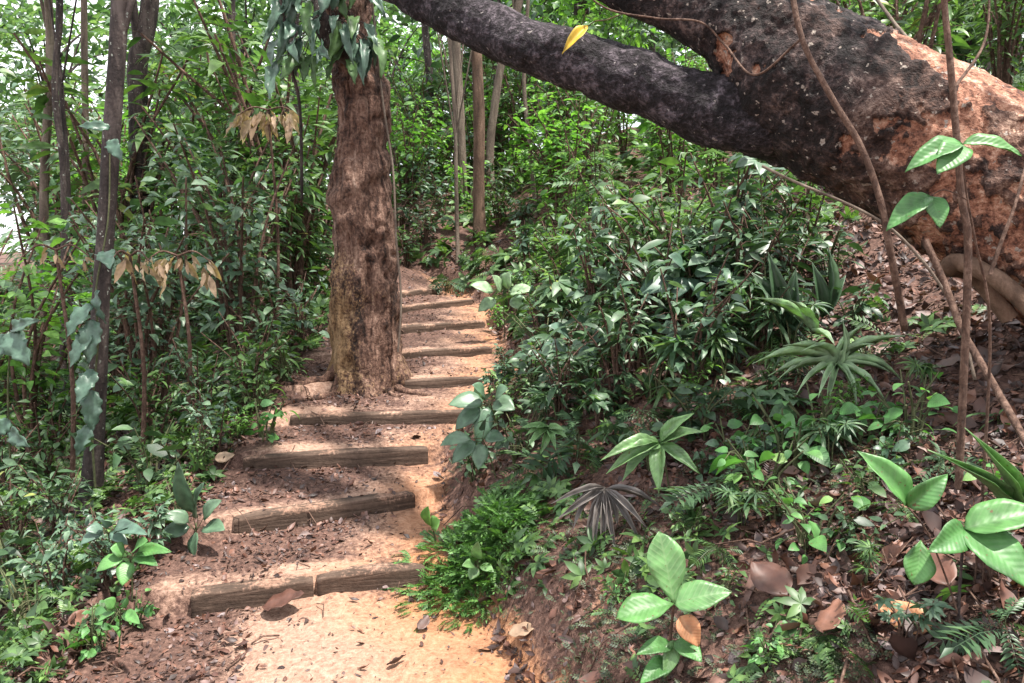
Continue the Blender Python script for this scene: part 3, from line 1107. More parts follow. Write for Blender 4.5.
CR = ((1.4, 1.4, .9), 20, 18, 'ovate', .17, M['green'], .4)
slim_tree('slim_tree', 'dark slender tree left of the lowest steps with grey green leaves climbing it', 'tree',
          [(90, 528, 4.6), (97, 400, 4.6), (101, 300, 4.62), (106, 230, 4.64), (112, 130, 4.66), (118, 40, 4.7), (122, -40, 4.75), (128, -200, 4.8), (126, -420, 4.9)],
          [.060, .050, .048, .047, .047, .046, .046, .043, .036], M['bark_dark'], CR, 301)
TR = [
    ('pale slim trunk at the far left behind the dark slender tree', 45, 9.0, [(44, 200), (50, 60), (46, -60), (44, -220)], .05, M['bark_pale']),
    ('thin black trunk leaning across bright gap at the far left', 62, 8.2, [(64, 190), (55, 90), (60, 0), (52, -160)], .035, M['bark_dark']),
    ('short bending black sapling trunk right beside the leaning thin black trunk', 71, 8.4, [(68, 190), (62, 100), (58, 20), (66, -140)], .028, M['bark_dark']),
    ('thin greenish trunk between the pale slim trunk and the dark slender tree', 86, 10.0, [(86, 190), (85, 90), (84, 0), (84, -200)], .045, M['bark_pale']),
    ('thick mottled trunk just behind and right of the dark slender tree', 138, 9.5, [(140, 200), (139, 110), (138, 60), (150, 0), (160, -200)], .125, M['bark_dark']),
    ('thin dark pole trunk between the dark slender tree and the big gnarled tree', 232, 10.5, [(232, 180), (233, 90), (232, 0), (236, -180)], .05, M['bark_dark']),
    ('pale brown trunk behind the limb, left of the two beyond the stairs', 460, 12.5, [(462, 200), (460, 120), (456, 40), (458, -20), (452, -180)], .082, M['bark_pale']),
    ('straight dark brown trunk at the top of the stairs', 480, 10.8, [(479, 200), (479, 120), (477, 60), (474, 0), (470, -180)], .085, M['bark_brown']),
    ('leaning brown trunk forking away behind the straight dark brown one', 492, 13.0, [(490, 150), (497, 90), (505, 50), (520, 0), (548, -160)], .07, M['bark_pale']),
    ('thin pale stem right of the brown trunks beyond the stairs', 532, 11.0, [(536, 220), (530, 150), (524, 80), (528, 0), (534, -140)], .03, M['bark_pale']),
    ('thin pale stem close to the left side of the straight brown trunk', 458, 10.4, [(457, 220), (456, 170), (455, 120), (450, 40), (446, -140)], .028, M['bark_pale']),
    ('slim grey trunk just right of the big gnarled tree at its upper part', 425, 13.5, [(428, 160), (430, 90), (424, 10), (418, -160)], .07, M['bark_dark']),
    ('slim dark trunk left of the big gnarled tree', 296, 12.0, [(292, 160), (296, 90), (288, 10), (282, -160)], .06, M['bark_dark']),
]
for q, (lab, px, d, chain, r0, mt) in enumerate(TR):
    slim_tree('slim_tree', lab, 'tree', [(px, stand(px, d), d)] + [(x, y, d + .1) for x, y in chain], [r0, r0 * .92, r0 * .85, r0 * .8, r0 * .6], mt, CR if q % 2 == 0 else None, 320 + q)

# ------------------------------------------------------------------ plant kinds (each its own pair of meshes; copies share them)
MESH = {}


def kind_def(key, mat, stem_mat, *args, **kw):
    v = []
    for s in range(kw.pop('variants', 3)):
        gs, gl = shrub_geo(hash_seed(key) + s * 17, *args, **kw)
        v.append((gs.mesh(key + '_stems', stem_mat), gl.mesh(key + '_leaves', mat)))
    MESH[key] = v


def hash_seed(s):
    return sum(ord(c) * (k + 3) for k, c in enumerate(s)) % 9973


SG, SB = M['stem_green'], M['stem_brown']
#          key        leaves      stems   h   spread nstem nleaf kind   L
kind_def('herb', M['green'], SG, .30, .22, 7, 70, 'mixed', .085)
kind_def('dark_herb', M['dark'], SG, .34, .26, 7, 80, 'ovate', .10)
kind_def('blue_shrub', M['blue'], SB, .75, .40, 9, 190, 'mixed', .12)
kind_def('dark_shrub', M['dark'], SB, .70, .42, 9, 200, 'lance', .15)
kind_def('green_shrub', M['green'], SB, .9, .5, 10, 260, 'mixed', .12)
kind_def('bright_shrub', M['bright'], SG, .6, .4, 8, 150, 'ovate', .10)
kind_def('lobed_herb', M['fresh'], SG, .22, .18, 8, 44, 'broad', .075)
kind_def('fern', M['green'], SG, .16, .05, 4, 15, 'fern', .42, low=.7, twig=.03)
kind_def('dark_fern', M['dark'], SG, .18, .05, 4, 15, 'frond', .40, low=.7, twig=.03)
kind_def('whorled', M['blue'], SB, .55, .22, 5, 34, 'whorl', .15, low=.5)
kind_def('palm_seedling', M['green'], SG, .38, .16, 5, 12, 'palmate', .24, low=.85, twig=.02)
kind_def('strap_plant', M['green'], SG, .12, .03, 3, 26, 'strap', .42, low=.2, twig=.02)
kind_def('broad_shrub', M['blue'], SB, .6, .36, 7, 60, 'broad', .16, twig=.1)
kind_def('fan_palm', M['understorey'], SG, .5, .26, 6, 16, 'palmate', .34, low=.85, twig=.03)
kind_def('big_whorl', M['understorey'], SB, .6, .3, 6, 30, 'whorl', .24, low=.45)
kind_def('tall_shrub', M['understorey'], SB, 2.3, .75, 10, 620, 'mixed', .15, twig=.3)
kind_def('tall_blue', M['blue'], SB, 2.2, .8, 10, 560, 'mixed', .16, twig=.3)
kind_def('tall_bright', M['bright'], SB, 1.8, .7, 9, 420, 'ovate', .15, twig=.3)
kind_def('tall_feather', M['understorey'], SB, 2.0, .7, 8, 110, 'frond', .45, twig=.2)
kind_def('tall_dark', M['green'], SB, 2.4, .8, 10, 520, 'lance', .21, twig=.3)


def plant(key, name, label, cat, p, scale=1., grp=None, rz=None, variant=None, tilt=(0, 0)):
    v = MESH[key][rng.integers(len(MESH[key])) if variant is None else variant % len(MESH[key])]
    root = thing(name, label, cat, tuple(p), grp, rng.uniform(0, 2 * PI) if rz is None else rz)
    root.scale = (scale,) * 3
    link('stems', v[0], root)
    link('leaves', v[1], root)
    return root


AUTO = []    # (root, zone, look, noun) to be labelled once all stand


def auto(key, look, noun, name, p, scale=1., **kw):
    zone = kw.pop('zone')
    root = plant(key, name, None, noun, p, scale, **kw)
    AUTO.append((root, zone, look, noun))
    return root


def plant_px(key, look, noun, name, px, py, scale=1., zone='', **kw):
    return auto(key, look, noun, name, hit(px, py), scale, zone=zone, **kw)


ZB = 'on the bank right of the steps'
ZU = 'under the leaning trunk'
ZL = 'left of the path'
ZV = 'behind the slender tree'
ZT = 'beyond the stair top'
ZR = 'behind the leaning tree'
ZE = 'edging the steps'

# the dense middle of the bank
for px, py, key, sc in [
    (560, 420, 'dark_shrub', .75), (620, 400, 'dark_shrub', .9), (690, 390, 'blue_shrub', .95), (600, 350, 'blue_shrub', 1.0), (545, 360, 'dark_herb', 1.2), (650, 340, 'dark_shrub', 1.1),
    (700, 330, 'blue_shrub', 1.1), (750, 330, 'dark_shrub', 1.1), (560, 320, 'green_shrub', .8), (610, 300, 'blue_shrub', 1.1), (530, 400, 'dark_herb', 1.1), (575, 455, 'dark_fern', .8),
    (520, 460, 'dark_herb', 1.0), (505, 430, 'green_shrub', .38), (670, 300, 'green_shrub', 1.1), (720, 290, 'blue_shrub', 1.2), (560, 285, 'green_shrub', .9), (630, 270, 'green_shrub', 1.0),
    (780, 310, 'dark_shrub', .9), (540, 340, 'blue_shrub', .7), (640, 430, 'dark_fern', .7), (730, 420, 'dark_fern', .8), (545, 480, 'fern', .6), (700, 440, 'dark_herb', .9), (590, 320, 'dark_fern', 1.1),
]:
    lk = {'dark_shrub': ('dark narrow leaved shrub', 'shrub', 'dark_shrub'), 'blue_shrub': ('bluish glossy leaved shrub', 'shrub', 'glossy_shrub'), 'green_shrub': ('mid green leafy shrub', 'shrub', 'green_shrub'),
          'dark_herb': ('low dark leaved herb', 'plant', 'leafy_herb'), 'dark_fern': ('dark feathery fern', 'fern', 'dark_fern'), 'fern': ('green arching fern', 'fern', 'green_fern')}[key]
    plant_px(key, lk[0], lk[1], lk[2], px, py, sc, ZB)
# lobed bright herbs and palm seedlings further right
for px, py, key, sc in [(760, 500, 'lobed_herb', 1.2), (790, 470, 'lobed_herb', 1.3), (820, 445, 'lobed_herb', 1.1), (910, 440, 'lobed_herb', 1.1), (840, 420, 'bright_shrub', .35), (815, 545, 'lobed_herb', .9), (780, 455, 'fern', .5),
                        (735, 470, 'lobed_herb', 1.0), (870, 445, 'lobed_herb', .9), (760, 440, 'strap_plant', .6), (720, 360, 'strap_plant', .8), (665, 395, 'strap_plant', .7),
                        (770, 400, 'palm_seedling', .7), (800, 340, 'dark_herb', .9), (690, 350, 'palm_seedling', .9), (850, 330, 'dark_herb', .8)]:
    lk = {'lobed_herb': ('low herb with bright round leaves', 'plant', 'lobed_herb'), 'bright_shrub': ('small yellow green shrub', 'shrub', 'bright_shrub'), 'fern': ('green arching fern', 'fern', 'green_fern'),
          'strap_plant': ('tuft of narrow arching blades', 'plant', 'strap_leaved_plant'), 'palm_seedling': ('green fan leaved palm seedling', 'palm seedling', 'palm_seedling'), 'dark_herb': ('low dark leaved herb', 'plant', 'leafy_herb')}[key]
    plant_px(key, lk[0], lk[1], lk[2], px, py, sc, ZU)
for px, py, key, sc in [(800, 265, 'green_shrub', .8), (770, 285, 'dark_shrub', .9), (740, 270, 'blue_shrub', 1.0), (830, 285, 'dark_herb', 1.0), (760, 350, 'dark_shrub', .6), (800, 380, 'dark_fern', .6), (655, 470, 'dark_herb', .7), (720, 500, 'dark_fern', .55),
                        (690, 540, 'herb', .5), (780, 520, 'herb', .6), (870, 500, 'herb', .6), (940, 480, 'dark_fern', .5), (860, 560, 'dark_herb', .5), (900, 520, 'fern', .35), (820, 650, 'fern', .35), (1000, 640, 'dark_fern', .4), (870, 370, 'herb', .6), (720, 600, 'herb', .4)]:
    lk = {'green_shrub': ('mid green leafy shrub', 'shrub', 'green_shrub'), 'dark_shrub': ('dark narrow leaved shrub', 'shrub', 'dark_shrub'), 'blue_shrub': ('bluish glossy leaved shrub', 'shrub', 'glossy_shrub'), 'dark_herb': ('low dark leaved herb', 'plant', 'leafy_herb'),
          'dark_fern': ('dark feathery fern', 'fern', 'dark_fern'), 'fern': ('green arching fern', 'fern', 'green_fern'), 'herb': ('low green leafy herb', 'plant', 'leafy_herb')}[key]
    plant_px(key, lk[0], lk[1], lk[2], px, py, sc, ZU)
for px, py, key, sc in [(580, 400, 'palm_seedling', .9), (640, 370, 'whorled', .9), (620, 440, 'strap_plant', .5), (560, 370, 'fern', .9), (700, 300, 'whorled', 1.1), (660, 320, 'fern', 1.1), (600, 290, 'palm_seedling', 1.3), (730, 380, 'palm_seedling', .8),
                        (770, 350, 'fern', .8), (590, 470, 'fern', .55), (690, 400, 'bright_shrub', .45), (540, 310, 'fern', 1.1), (750, 400, 'fern', .6), (860, 590, 'palm_seedling', .4), (930, 400, 'palm_seedling', .5), (1000, 430, 'strap_plant', .5),
                        (1010, 520, 'lobed_herb', .8), (720, 560, 'fern', .35), (620, 600, 'lobed_herb', .4), (980, 590, 'whorled', .4), (900, 660, 'whorled', .35), (770, 660, 'lobed_herb', .5)]:
    lk = {'whorled': ('young plant with whorled long leaves', 'plant', 'whorled_plant'), 'fern': ('arching feathery fern', 'fern', 'green_fern'), 'palm_seedling': ('small fan leaved palm seedling', 'palm seedling', 'palm_seedling'),
          'strap_plant': ('little tuft of narrow blades', 'plant', 'strap_leaved_plant'), 'bright_shrub': ('little lime leaved shrub', 'shrub', 'bright_shrub'), 'lobed_herb': ('small herb with rounded leaves', 'plant', 'lobed_herb')}[key]
    plant_px(key, lk[0], lk[1], lk[2], px, py, sc, 'low on the bank' if py > 480 else 'on the middle of the bank')
for px, py, key, sc in [(560, 395, 'broad_shrub', .7), (610, 375, 'big_whorl', .8), (655, 400, 'fan_palm', .7), (700, 370, 'broad_shrub', .7), (740, 345, 'fan_palm', .8), (620, 320, 'broad_shrub', 1.0), (680, 315, 'big_whorl', 1.0), (560, 335, 'big_whorl', .9),
                        (585, 300, 'fan_palm', 1.1), (720, 310, 'broad_shrub', .9), (790, 360, 'fan_palm', .6), (540, 430, 'fan_palm', .45), (770, 430, 'big_whorl', .45), (830, 470, 'fan_palm', .4), (700, 480, 'broad_shrub', .35), (740, 530, 'fan_palm', .35),
                        (890, 470, 'broad_shrub', .3), (650, 280, 'fan_palm', 1.3), (600, 430, 'big_whorl', .5), (765, 470, 'broad_shrub', .4)]:
    lk = {'broad_shrub': ('broad leaved bluish shrub', 'shrub', 'broad_leaved_shrub'), 'fan_palm': ('young fan palm', 'palm', 'fan_palm'), 'big_whorl': ('shrub with big whorled leaves', 'shrub', 'whorled_shrub')}[key]
    plant_px(key, lk[0], lk[1], lk[2], px, py, sc, 'low on the bank' if py > 460 else 'on the middle of the bank')
for q, (px, d, key, sc) in enumerate([(304, 9.0, 'green_shrub', 1.2), (318, 9.8, 'blue_shrub', 1.4), (290, 9.8, 'broad_shrub', 1.6), (325, 10.8, 'green_shrub', 1.6)]):
    x = (px - 512) / F * d
    auto(key, 'dense bush', 'shrub', 'dense_shrub', (x, d, ground(x, d)), sc, zone='behind the big gnarled trunk')
# right edge of the steps
for px, py, key, sc in [(500, 330, 'bright_shrub', .55), (512, 310, 'whorled', .8), (505, 385, 'blue_shrub', .4), (482, 440, 'blue_shrub', .32), (475, 475, 'dark_herb', .8), (520, 300, 'bright_shrub', .6), (495, 410, 'whorled', .6), (530, 275, 'whorled', 1.2)]:
    lk = {'bright_shrub': ('small yellow green shrub', 'shrub', 'bright_shrub'), 'whorled': ('young plant with whorls of long leaves', 'plant', 'whorled_plant'), 'blue_shrub': ('bluish glossy leaved shrub', 'shrub', 'glossy_shrub'),
          'dark_herb': ('low dark leaved herb', 'plant', 'leafy_herb')}[key]
    plant_px(key, lk[0], lk[1], lk[2], px, py, sc, ZE)
# left edge
for px, py, key, sc in [(60, 600, 'blue_shrub', .5), (110, 590, 'blue_shrub', .45), (30, 640, 'herb', 1.0), (150, 560, 'whorled', .55), (20, 560, 'green_shrub', .6), (60, 540, 'dark_shrub', .7), (200, 470, 'green_shrub', .35),
                        (240, 440, 'bright_shrub', .4), (265, 440, 'lobed_herb', 1.2), (215, 450, 'blue_shrub', .6), (180, 520, 'herb', .8), (150, 490, 'dark_herb', 1.2), (40, 500, 'green_shrub', .8),
                        (10, 460, 'blue_shrub', 1.1), (60, 450, 'dark_shrub', 1.1), (150, 450, 'green_shrub', .8), (260, 410, 'herb', 1.1), (290, 380, 'herb', 1.2), (250, 400, 'green_shrub', .7), (205, 420, 'dark_shrub', .8),
                        (95, 650, 'lobed_herb', .8), (10, 600, 'dark_herb', 1.2), (135, 625, 'lobed_herb', .6), (5, 520, 'dark_shrub', .9), (300, 340, 'blue_shrub', .9), (270, 370, 'dark_shrub', .9)]:
    lk = {'bright_shrub': ('small yellow green shrub', 'shrub', 'bright_shrub'), 'whorled': ('young plant with whorls of long leaves', 'plant', 'whorled_plant'), 'blue_shrub': ('bluish glossy leaved shrub', 'shrub', 'glossy_shrub'),
          'dark_herb': ('low dark leaved herb', 'plant', 'leafy_herb'), 'herb': ('low green leafy herb', 'plant', 'leafy_herb'), 'green_shrub': ('mid green leafy shrub', 'shrub', 'green_shrub'), 'dark_shrub': ('dark narrow leaved shrub', 'shrub', 'dark_shrub'),
          'lobed_herb': ('low herb with bright round leaves', 'plant', 'lobed_herb'), 'fern': ('green arching fern', 'fern', 'green_fern')}[key]
    plant_px(key, lk[0], lk[1], lk[2], px, py, sc, ZL)

# ---- taller growth further off, spread over the slopes
TALL = {'tall_shrub': ('tall leafy green sapling', 'sapling', 'green_sapling'), 'tall_blue': ('tall bluish glossy sapling', 'sapling', 'glossy_sapling'), 'tall_bright': ('yellow green sunlit sapling', 'sapling', 'bright_sapling'),
        'tall_feather': ('sapling with feathery fronds', 'sapling', 'feathery_sapling'), 'tall_dark': ('tall dark narrow leaved sapling', 'sapling', 'dark_sapling')}
keys = ['tall_shrub', 'tall_blue', 'tall_bright', 'tall_feather', 'tall_dark']


def spread(n, box, minsep, zone, weights, smin, smax, cond=None, seed=0):
    r = np.random.default_rng(seed)
    pts = []
    tries = 0
    while len(pts) < n and tries < 6000:
        tries += 1
        d = r.uniform(box[2], box[3])
        px = r.uniform(box[0], box[1])
        x = (px - 512) / F * d
        if cond and not cond(x, d):
            continue
        if any((x - a) ** 2 + (d - b) ** 2 < minsep ** 2 for a, b in pts):
            continue
        pts.append((x, d))
    for x, d in pts:
        if (-30 < 512 + F * x / d < 60 and d > 6.5 and r.random() < .6) or (435 < 512 + F * x / d < 505 and d < 13.5):
            continue
        k = keys[r.choice(5, p=weights)]
        lk = TALL[k]
        auto(k, lk[0], lk[1], lk[2], (x, d, ground(x, d) - .05), r.uniform(smin, smax), zone=zone)


left_ok = lambda x, y: x < path_left(y) - .7
right_ok = lambda x, y: x > path_right(y) + .7
spread(20, (-60, 330, 5.8, 9), .8, ZV, [.3, .35, .1, .05, .2], .7, 1.15, left_ok, 1)
spread(26, (60, 460, 9, 17), 1.1, ZV, [.35, .25, .2, .1, .1], 1.1, 2.0, left_ok, 2)
spread(24, (400, 560, 10.5, 18), .9, ZT, [.25, .3, .2, .15, .1], .8, 1.5, lambda x, y: x < path_left(y) - .4 or x > path_right(y) + .4, 3)
spread(22, (540, 760, 8, 16), .9, ZT, [.25, .15, .35, .2, .05], .55, 1.05, right_ok, 4)
spread(16, (760, 1080, 6.0, 12), .9, ZR, [.35, .1, .05, .2, .3], .7, 1.15, right_ok, 5)

for q, (px, d, key, sc) in enumerate([(408, 10.4, 'green_shrub', .8), (425, 10.9, 'dark_shrub', .9), (442, 11.6, 'blue_shrub', 1.0), (500, 11.2, 'green_shrub', .9), (518, 10.6, 'blue_shrub', .9), (465, 12.2, 'bright_shrub', 1.4), (436, 12.9, 'green_shrub', 1.3),
                                     (492, 12.6, 'dark_shrub', 1.2), (512, 13.4, 'bright_shrub', 1.8), (455, 14.2, 'blue_shrub', 1.8), (480, 14.6, 'green_shrub', 1.8), (420, 14.0, 'green_shrub', 1.9), (540, 12.2, 'bright_shrub', 1.3), (412, 12.0, 'blue_shrub', 1.3),
                                     (448, 9.9, 'dark_fern', 1.2), (494, 10.0, 'fern', 1.2), (530, 9.4, 'green_shrub', .7), (552, 8.8, 'bright_shrub', .8), (575, 8.0, 'fern', 1.4), (398, 11.2, 'dark_shrub', 1.2)]):
    lk = {'bright_shrub': ('yellow green bush', 'shrub', 'bright_shrub'), 'blue_shrub': ('glossy bluish bush', 'shrub', 'glossy_shrub'), 'green_shrub': ('mid green bush', 'shrub', 'green_shrub'), 'dark_shrub': ('dark narrow leaved bush', 'shrub', 'dark_shrub'),
          'fern': ('tall green fern', 'fern', 'green_fern'), 'dark_fern': ('tall dark feathery fern', 'fern', 'dark_fern')}[key]
    x = (px - 512) / F * d
    auto(key, lk[0], lk[1], lk[2], (x, d, ground(x, d)), sc, zone=ZT)

# ---- far trees
def far_tree_meshes():
    out = []
    for s in range(4):
        gl, C = crown_geo(500 + s, np.array([2.3, 2.3, 2.6]), 70, 26, 'ovate', .30, .62, .2, holes=-.15)
        gt = Geo()
        p = trunk_pts(np.array([0, 0, -.3]), np.array([0, 0, 5.5]), 20, .12, s)
        tube(gt, p, np.linspace(.16, .06, 20), 8)
        limbs_for(gt, p, None, np.array([0, 0, 5.0]), C, .05, s, 14)
        out.append((gt, gl))
    return out


FT = [(gt.mesh('far_trunk', M['bark_dark']), gl.mesh('far_crown', m)) for (gt, gl), m in zip(far_tree_meshes(), (M['understorey'], M['blue'], M['understorey'], M['bright']))]
FT_LOOK = ['mid green', 'bluish green', 'fresh green', 'pale yellow green']


def far_tree(x, y, sc, v, zone):
    root = thing('forest_tree', None, 'tree', (x, y, ground(x, y)), None, rng.uniform(0, 6.28))
    root.scale = (sc, sc, sc * rng.uniform(.85, 1.15))
    link('trunk', FT[v][0], root)
    c = link('crown', FT[v][1], root)
    c.location = (0, 0, 4.6)
    AUTO.append((root, zone, FT_LOOK[v] + ' forest tree', 'tree'))


r_ = np.random.default_rng(99)
done = []
for k in range(4000):
    d = r_.uniform(15, 34)
    px = r_.uniform(-80, 1100)
    x = (px - 512) / F * d
    if -10 < px < 52 and d < 26:
        continue
    if any((x - a) ** 2 + (d - b) ** 2 < 2.7 ** 2 for a, b in done):
        continue
    done.append((x, d))
    if len(done) > 36:
        break
for x, d in done:
    far_tree(x, d, r_.uniform(.6, 1.0), int(r_.integers(0, 4)), 'far behind the stairs' if x > -2 else 'far down the left slope')

# far-off wood that closes the view
g = Geo()
n = 60000
a = r_.uniform(-.95, .95, n)
dist = r_.uniform(34, 52, n)
x, y = np.sin(a) * dist, np.cos(a) * dist
tz_ = terrain(x, y, False)
hmax = 15 + 4 * fbm(np.stack([a * 9, a * 0, a * 0], 1), 71)
z = tz_ + r_.random(n) ** 1.0 * hmax
P = np.stack([x, y, z], 1)
keep = (fbm(P * .35, 72, 3) > .10) & ~((a < -.49) & (a > -.60) & (z < 6) & (z > -1.5) & (r_.random(n) < .93))
P = P[keep]
n = len(P)
scatter(g, small_leaf(.6), P, frames(rand_dirs(r_, n, -.6, .3), rand_ups(r_, n, .7)), r_.uniform(.5, 1.0, n))
tag(link('distant_woods', g.mesh('distant_woods', M['understorey'])), 'distant mass of forest foliage closing the view behind every tree', 'woods', None, 'stuff')

# ------------------------------------------------------------------ undergrowth, litter and moss: nobody could count them
def rand_ground(n, seed, box, dens):
    r = np.random.default_rng(seed)
    # denser close by, where it shows large
    y = box[2] + (box[3] - box[2]) * r.random(n) ** 1.5
    x = r.uniform(-1, 1, n) * (.74 * y + .35)
    y, x = y[(x > box[0]) & (x < box[1])], x[(x > box[0]) & (x < box[1])]
    n = len(x)
    k = r.random(n) < dens(x, y)
    x, y = x[k], y[k]
    return r, x, y, terrain(x, y)


def normals(x, y):
    e = .03
    gx_ = (terrain(x + e, y) - terrain(x - e, y)) / (2 * e)
    gy_ = (terrain(x, y + e) - terrain(x, y - e)) / (2 * e)
    return norm(np.stack([-gx_, -gy_, np.ones_like(gx_)], 1))


def litter_dens(x, y):
    xr, xl = path_right(y), path_left(y)
    t = (x - xl) / (xr - xl)
    w = worn_map(x, y)
    n = fbm(np.stack([x, y, 0 * x], 1) * 2.6, 17, 3)
    path = np.clip(.50 - w * .9 + n * .6, .015, 1)
    dr = x - xr
    return np.where((t > 0) & (t < 1), path, np.clip(.8 + n, .3, 1) * (1 - .75 * ((dr > .05) & (dr < .75 + .3 * n) & (y < 5))))


def lay(tmpls, x, y, z, r, L, tilt=.35, lift=.006, mat=0, g=None):
    n = len(x)
    nn = normals(x, y)
    up = norm(nn + r.normal(0, tilt, (n, 3)))
    d = rand_dirs(r, n, -.2, .2)
    d = norm(d - up * (d * up).sum(1)[:, None])
    which = r.integers(0, len(tmpls), n)
    P = np.stack([x, y, z + lift * r.uniform(.2, 2.5, n)], 1)
    flip = np.where(r.random(n) < .5, 1, -1)
    for k, t in enumerate(tmpls):
        m = which == k
        scatter(g, t, P[m], frames(d[m], up[m] * flip[m][:, None]), L[m], mat)


DL = [dry_leaf(k, w) for k, w in enumerate((.5, .6, .42, .35))]
g = Geo()
r, x, y, z = rand_ground(170000, 61, (-7, 8, 1.2, 11), litter_dens)
onpath = (x > path_left(y)) & (x < path_right(y))
L = r.uniform(.015, .07, len(x)) * np.where(onpath, .7, 1) * r.choice([.8, 1, 1.5], len(x), p=[.5, .4, .1])
lay(DL, x, y, z, r, L, .4, .006, 0, g)
tag(link('leaf_litter', g.mesh('leaf_litter', M['litter'])), 'brown fallen leaves carpeting the bank and the littered side of the path', 'leaf litter', None, 'stuff')

g = Geo()
r, x, y, z = rand_ground(85000, 62, (-2.6, 1.6, 1.6, 9), lambda x, y: np.clip(litter_dens(x, y) * .9 + .10, 0, 1))
L = r.uniform(.006, .03, len(x)) * r.choice([.8, 1.5], len(x), p=[.85, .15])
lay([small_leaf(.5, .1), small_leaf(.25, .3)], x, y, z, r, L, .6, .004, 0, g)
tag(link('path_debris', g.mesh('path_debris', M['litter_dark'])), 'crumbled dark leaf bits scattered over the earth steps', 'debris', None, 'stuff')

# twigs
g = Geo()
r, x, y, z = rand_ground(3500, 63, (-3.5, 4, 1.4, 9), litter_dens)
aa = r.uniform(0, PI, len(x))
ll = r.uniform(.05, .32, len(x)) * np.where((x > path_left(y)) & (x < path_right(y)), .5, 1)
X1, Y1 = x + np.cos(aa) * ll, y + np.sin(aa) * ll
Z1 = terrain(X1, Y1)
for k in range(len(x)):
    p0 = np.array([x[k], y[k], z[k] + .008])
    p1 = np.array([X1[k], Y1[k], Z1[k] + .01 + .05 * r.random() * (ll[k] > .15)])
    m = (p0 + p1) / 2 + r.normal(0, .014, 3) + (0, 0, .008)
    tube(g, [p0, m, p1], r.uniform(.0012, .0045), 4, cap=False)
tag(link('twig_litter', g.mesh('twig_litter', M['stem_brown'])), 'fallen twigs lying among the dead leaves', 'twigs', None, 'stuff')

# dead brown fronds and big decaying leaves matted into the litter of the bank
g = Geo()
r, x, y, z = rand_ground(900, 67, (-.2, 4.5, 1.3, 6.5), lambda x, y: (x > path_right(y) + .35) * .8)
n = len(x)
lay([frond(9, small_leaf(.22), L=.3, droop=.5, seed=91), frond(12, small_leaf(.18), L=.22, droop=.7, seed=92), dry_leaf(8, .4), dry_leaf(9, .6)], x, y, z, r, r.uniform(.06, .15, n), .6, .012, 0, g)
tag(link('dead_fronds_litter', g.mesh('dead_fronds_litter', M['litter'])), 'withered brown fronds and decaying broad leaves matted on the bank', 'leaf litter', None, 'stuff')

# mossy, ferny ground cover on the lower bank
def cover_dens(x, y):
    n = fbm(np.stack([x, y, 0 * x], 1) * 1.7, 27, 3)
    dr, dl = x - path_right(y), path_left(y) - x
    return np.where(dr > .12, np.clip(.35 - .3 * (1 - sst(y, 2.4, 3.6)) + n * 1.3 - .5 * sst(dr, .35, 1.0) * (1 - sst(y, 3.6, 5.5)), 0, 1), np.where(dl > .02, np.clip(.75 + n, 0, 1), 0))


g = Geo()
r, x, y, z = rand_ground(22000, 64, (-12, 9, 1.6, 16), cover_dens)
n = len(x)
up = norm(normals(x, y) + r.normal(0, .3, (n, 3)))
T = [frond(7, small_leaf(.4), L=.3, droop=.7, seed=21), LEAF['whorl'][0], palmate(6, .42, 2.6, .3, seed=23, rows=3)]
wh = r.integers(0, 3, n)
big = np.clip(y / 5, .8, 2.0)
for k, t in enumerate(T):
    m = wh == k
    d = norm(rand_dirs(r, m.sum(), .1, .8))
    P = np.stack([x[m], y[m], z[m] + r.uniform(0, .09, m.sum()) * big[m]], 1)
    scatter(g, t, P, frames(d, up[m]), r.uniform(.05, .13, m.sum()) * big[m] * (1.0 if k else 1.5))
tag(link('undergrowth', g.mesh('undergrowth', M['green'])), 'low mixed ground cover growing through the leaf litter on both slopes', 'undergrowth', None, 'stuff')


def moss_dens(x, y):
    n = fbm(np.stack([x, y, 0 * x], 1) * 2.4, 37, 3)
    dr = x - path_right(y)
    return np.where((dr > .05) & (dr < 1.5), np.clip(.35 + n * 1.6, 0, 1), 0)


g = Geo()
r, x, y, z = rand_ground(60000, 65, (-.4, 2.2, 2.0, 6.5), moss_dens)
n = len(x)
d = norm(rand_dirs(r, n, .0, .9))
sp = frond(5, small_leaf(.5), L=.3, droop=.5, seed=33)
scatter(g, sp, np.stack([x, y, z + r.uniform(0, .02, n)], 1), frames(d, rand_ups(r, n, .4)), r.uniform(.02, .06, n))
tag(link('moss', g.mesh('moss', M['mossy'])), 'dark feathery moss covering the lower bank beside the steps', 'moss', None, 'stuff')

# ------------------------------------------------------------------ single plants of the foreground, leaf by leaf
CAMV = np.array([0, -1.0, .45])


def hero_leaf(root, base, tip, width, shape='ovate', mat=None, droop=.25, fold=.14, up=None, name='leaf', rows=12, cols=7, wave=.5, label=None):
    base, tip = np.asarray(base, float), np.asarray(tip, float)
    L = np.linalg.norm(tip - base)
    V, Fc, U = leaf(shape, 1., rows, droop, fold, wave=wave, cols=cols)
    # chord of the curved leaf must reach the tip
    ch = V[(rows) * cols + cols // 2]
    cl = np.linalg.norm(ch)
    rot = math.atan2(ch[2], ch[1])
    c, s = math.cos(-rot), math.sin(-rot)
    V = np.stack([V[:, 0], V[:, 1] * c - V[:, 2] * s, V[:, 1] * s + V[:, 2] * c], 1)
    g = Geo()
    scatter(g, (V, Fc, U), base[None] - np.array(root.location)[None], frames((tip - base)[None], (CAMV if up is None else np.asarray(up, float))[None]), np.array([[width, L / cl, L / cl]]))
    o = link(name, g.mesh(name, mat), root)
    o.modifiers.new('thick', 'SOLIDIFY').thickness = .0012
    if label:
        o['label'] = label
    return o


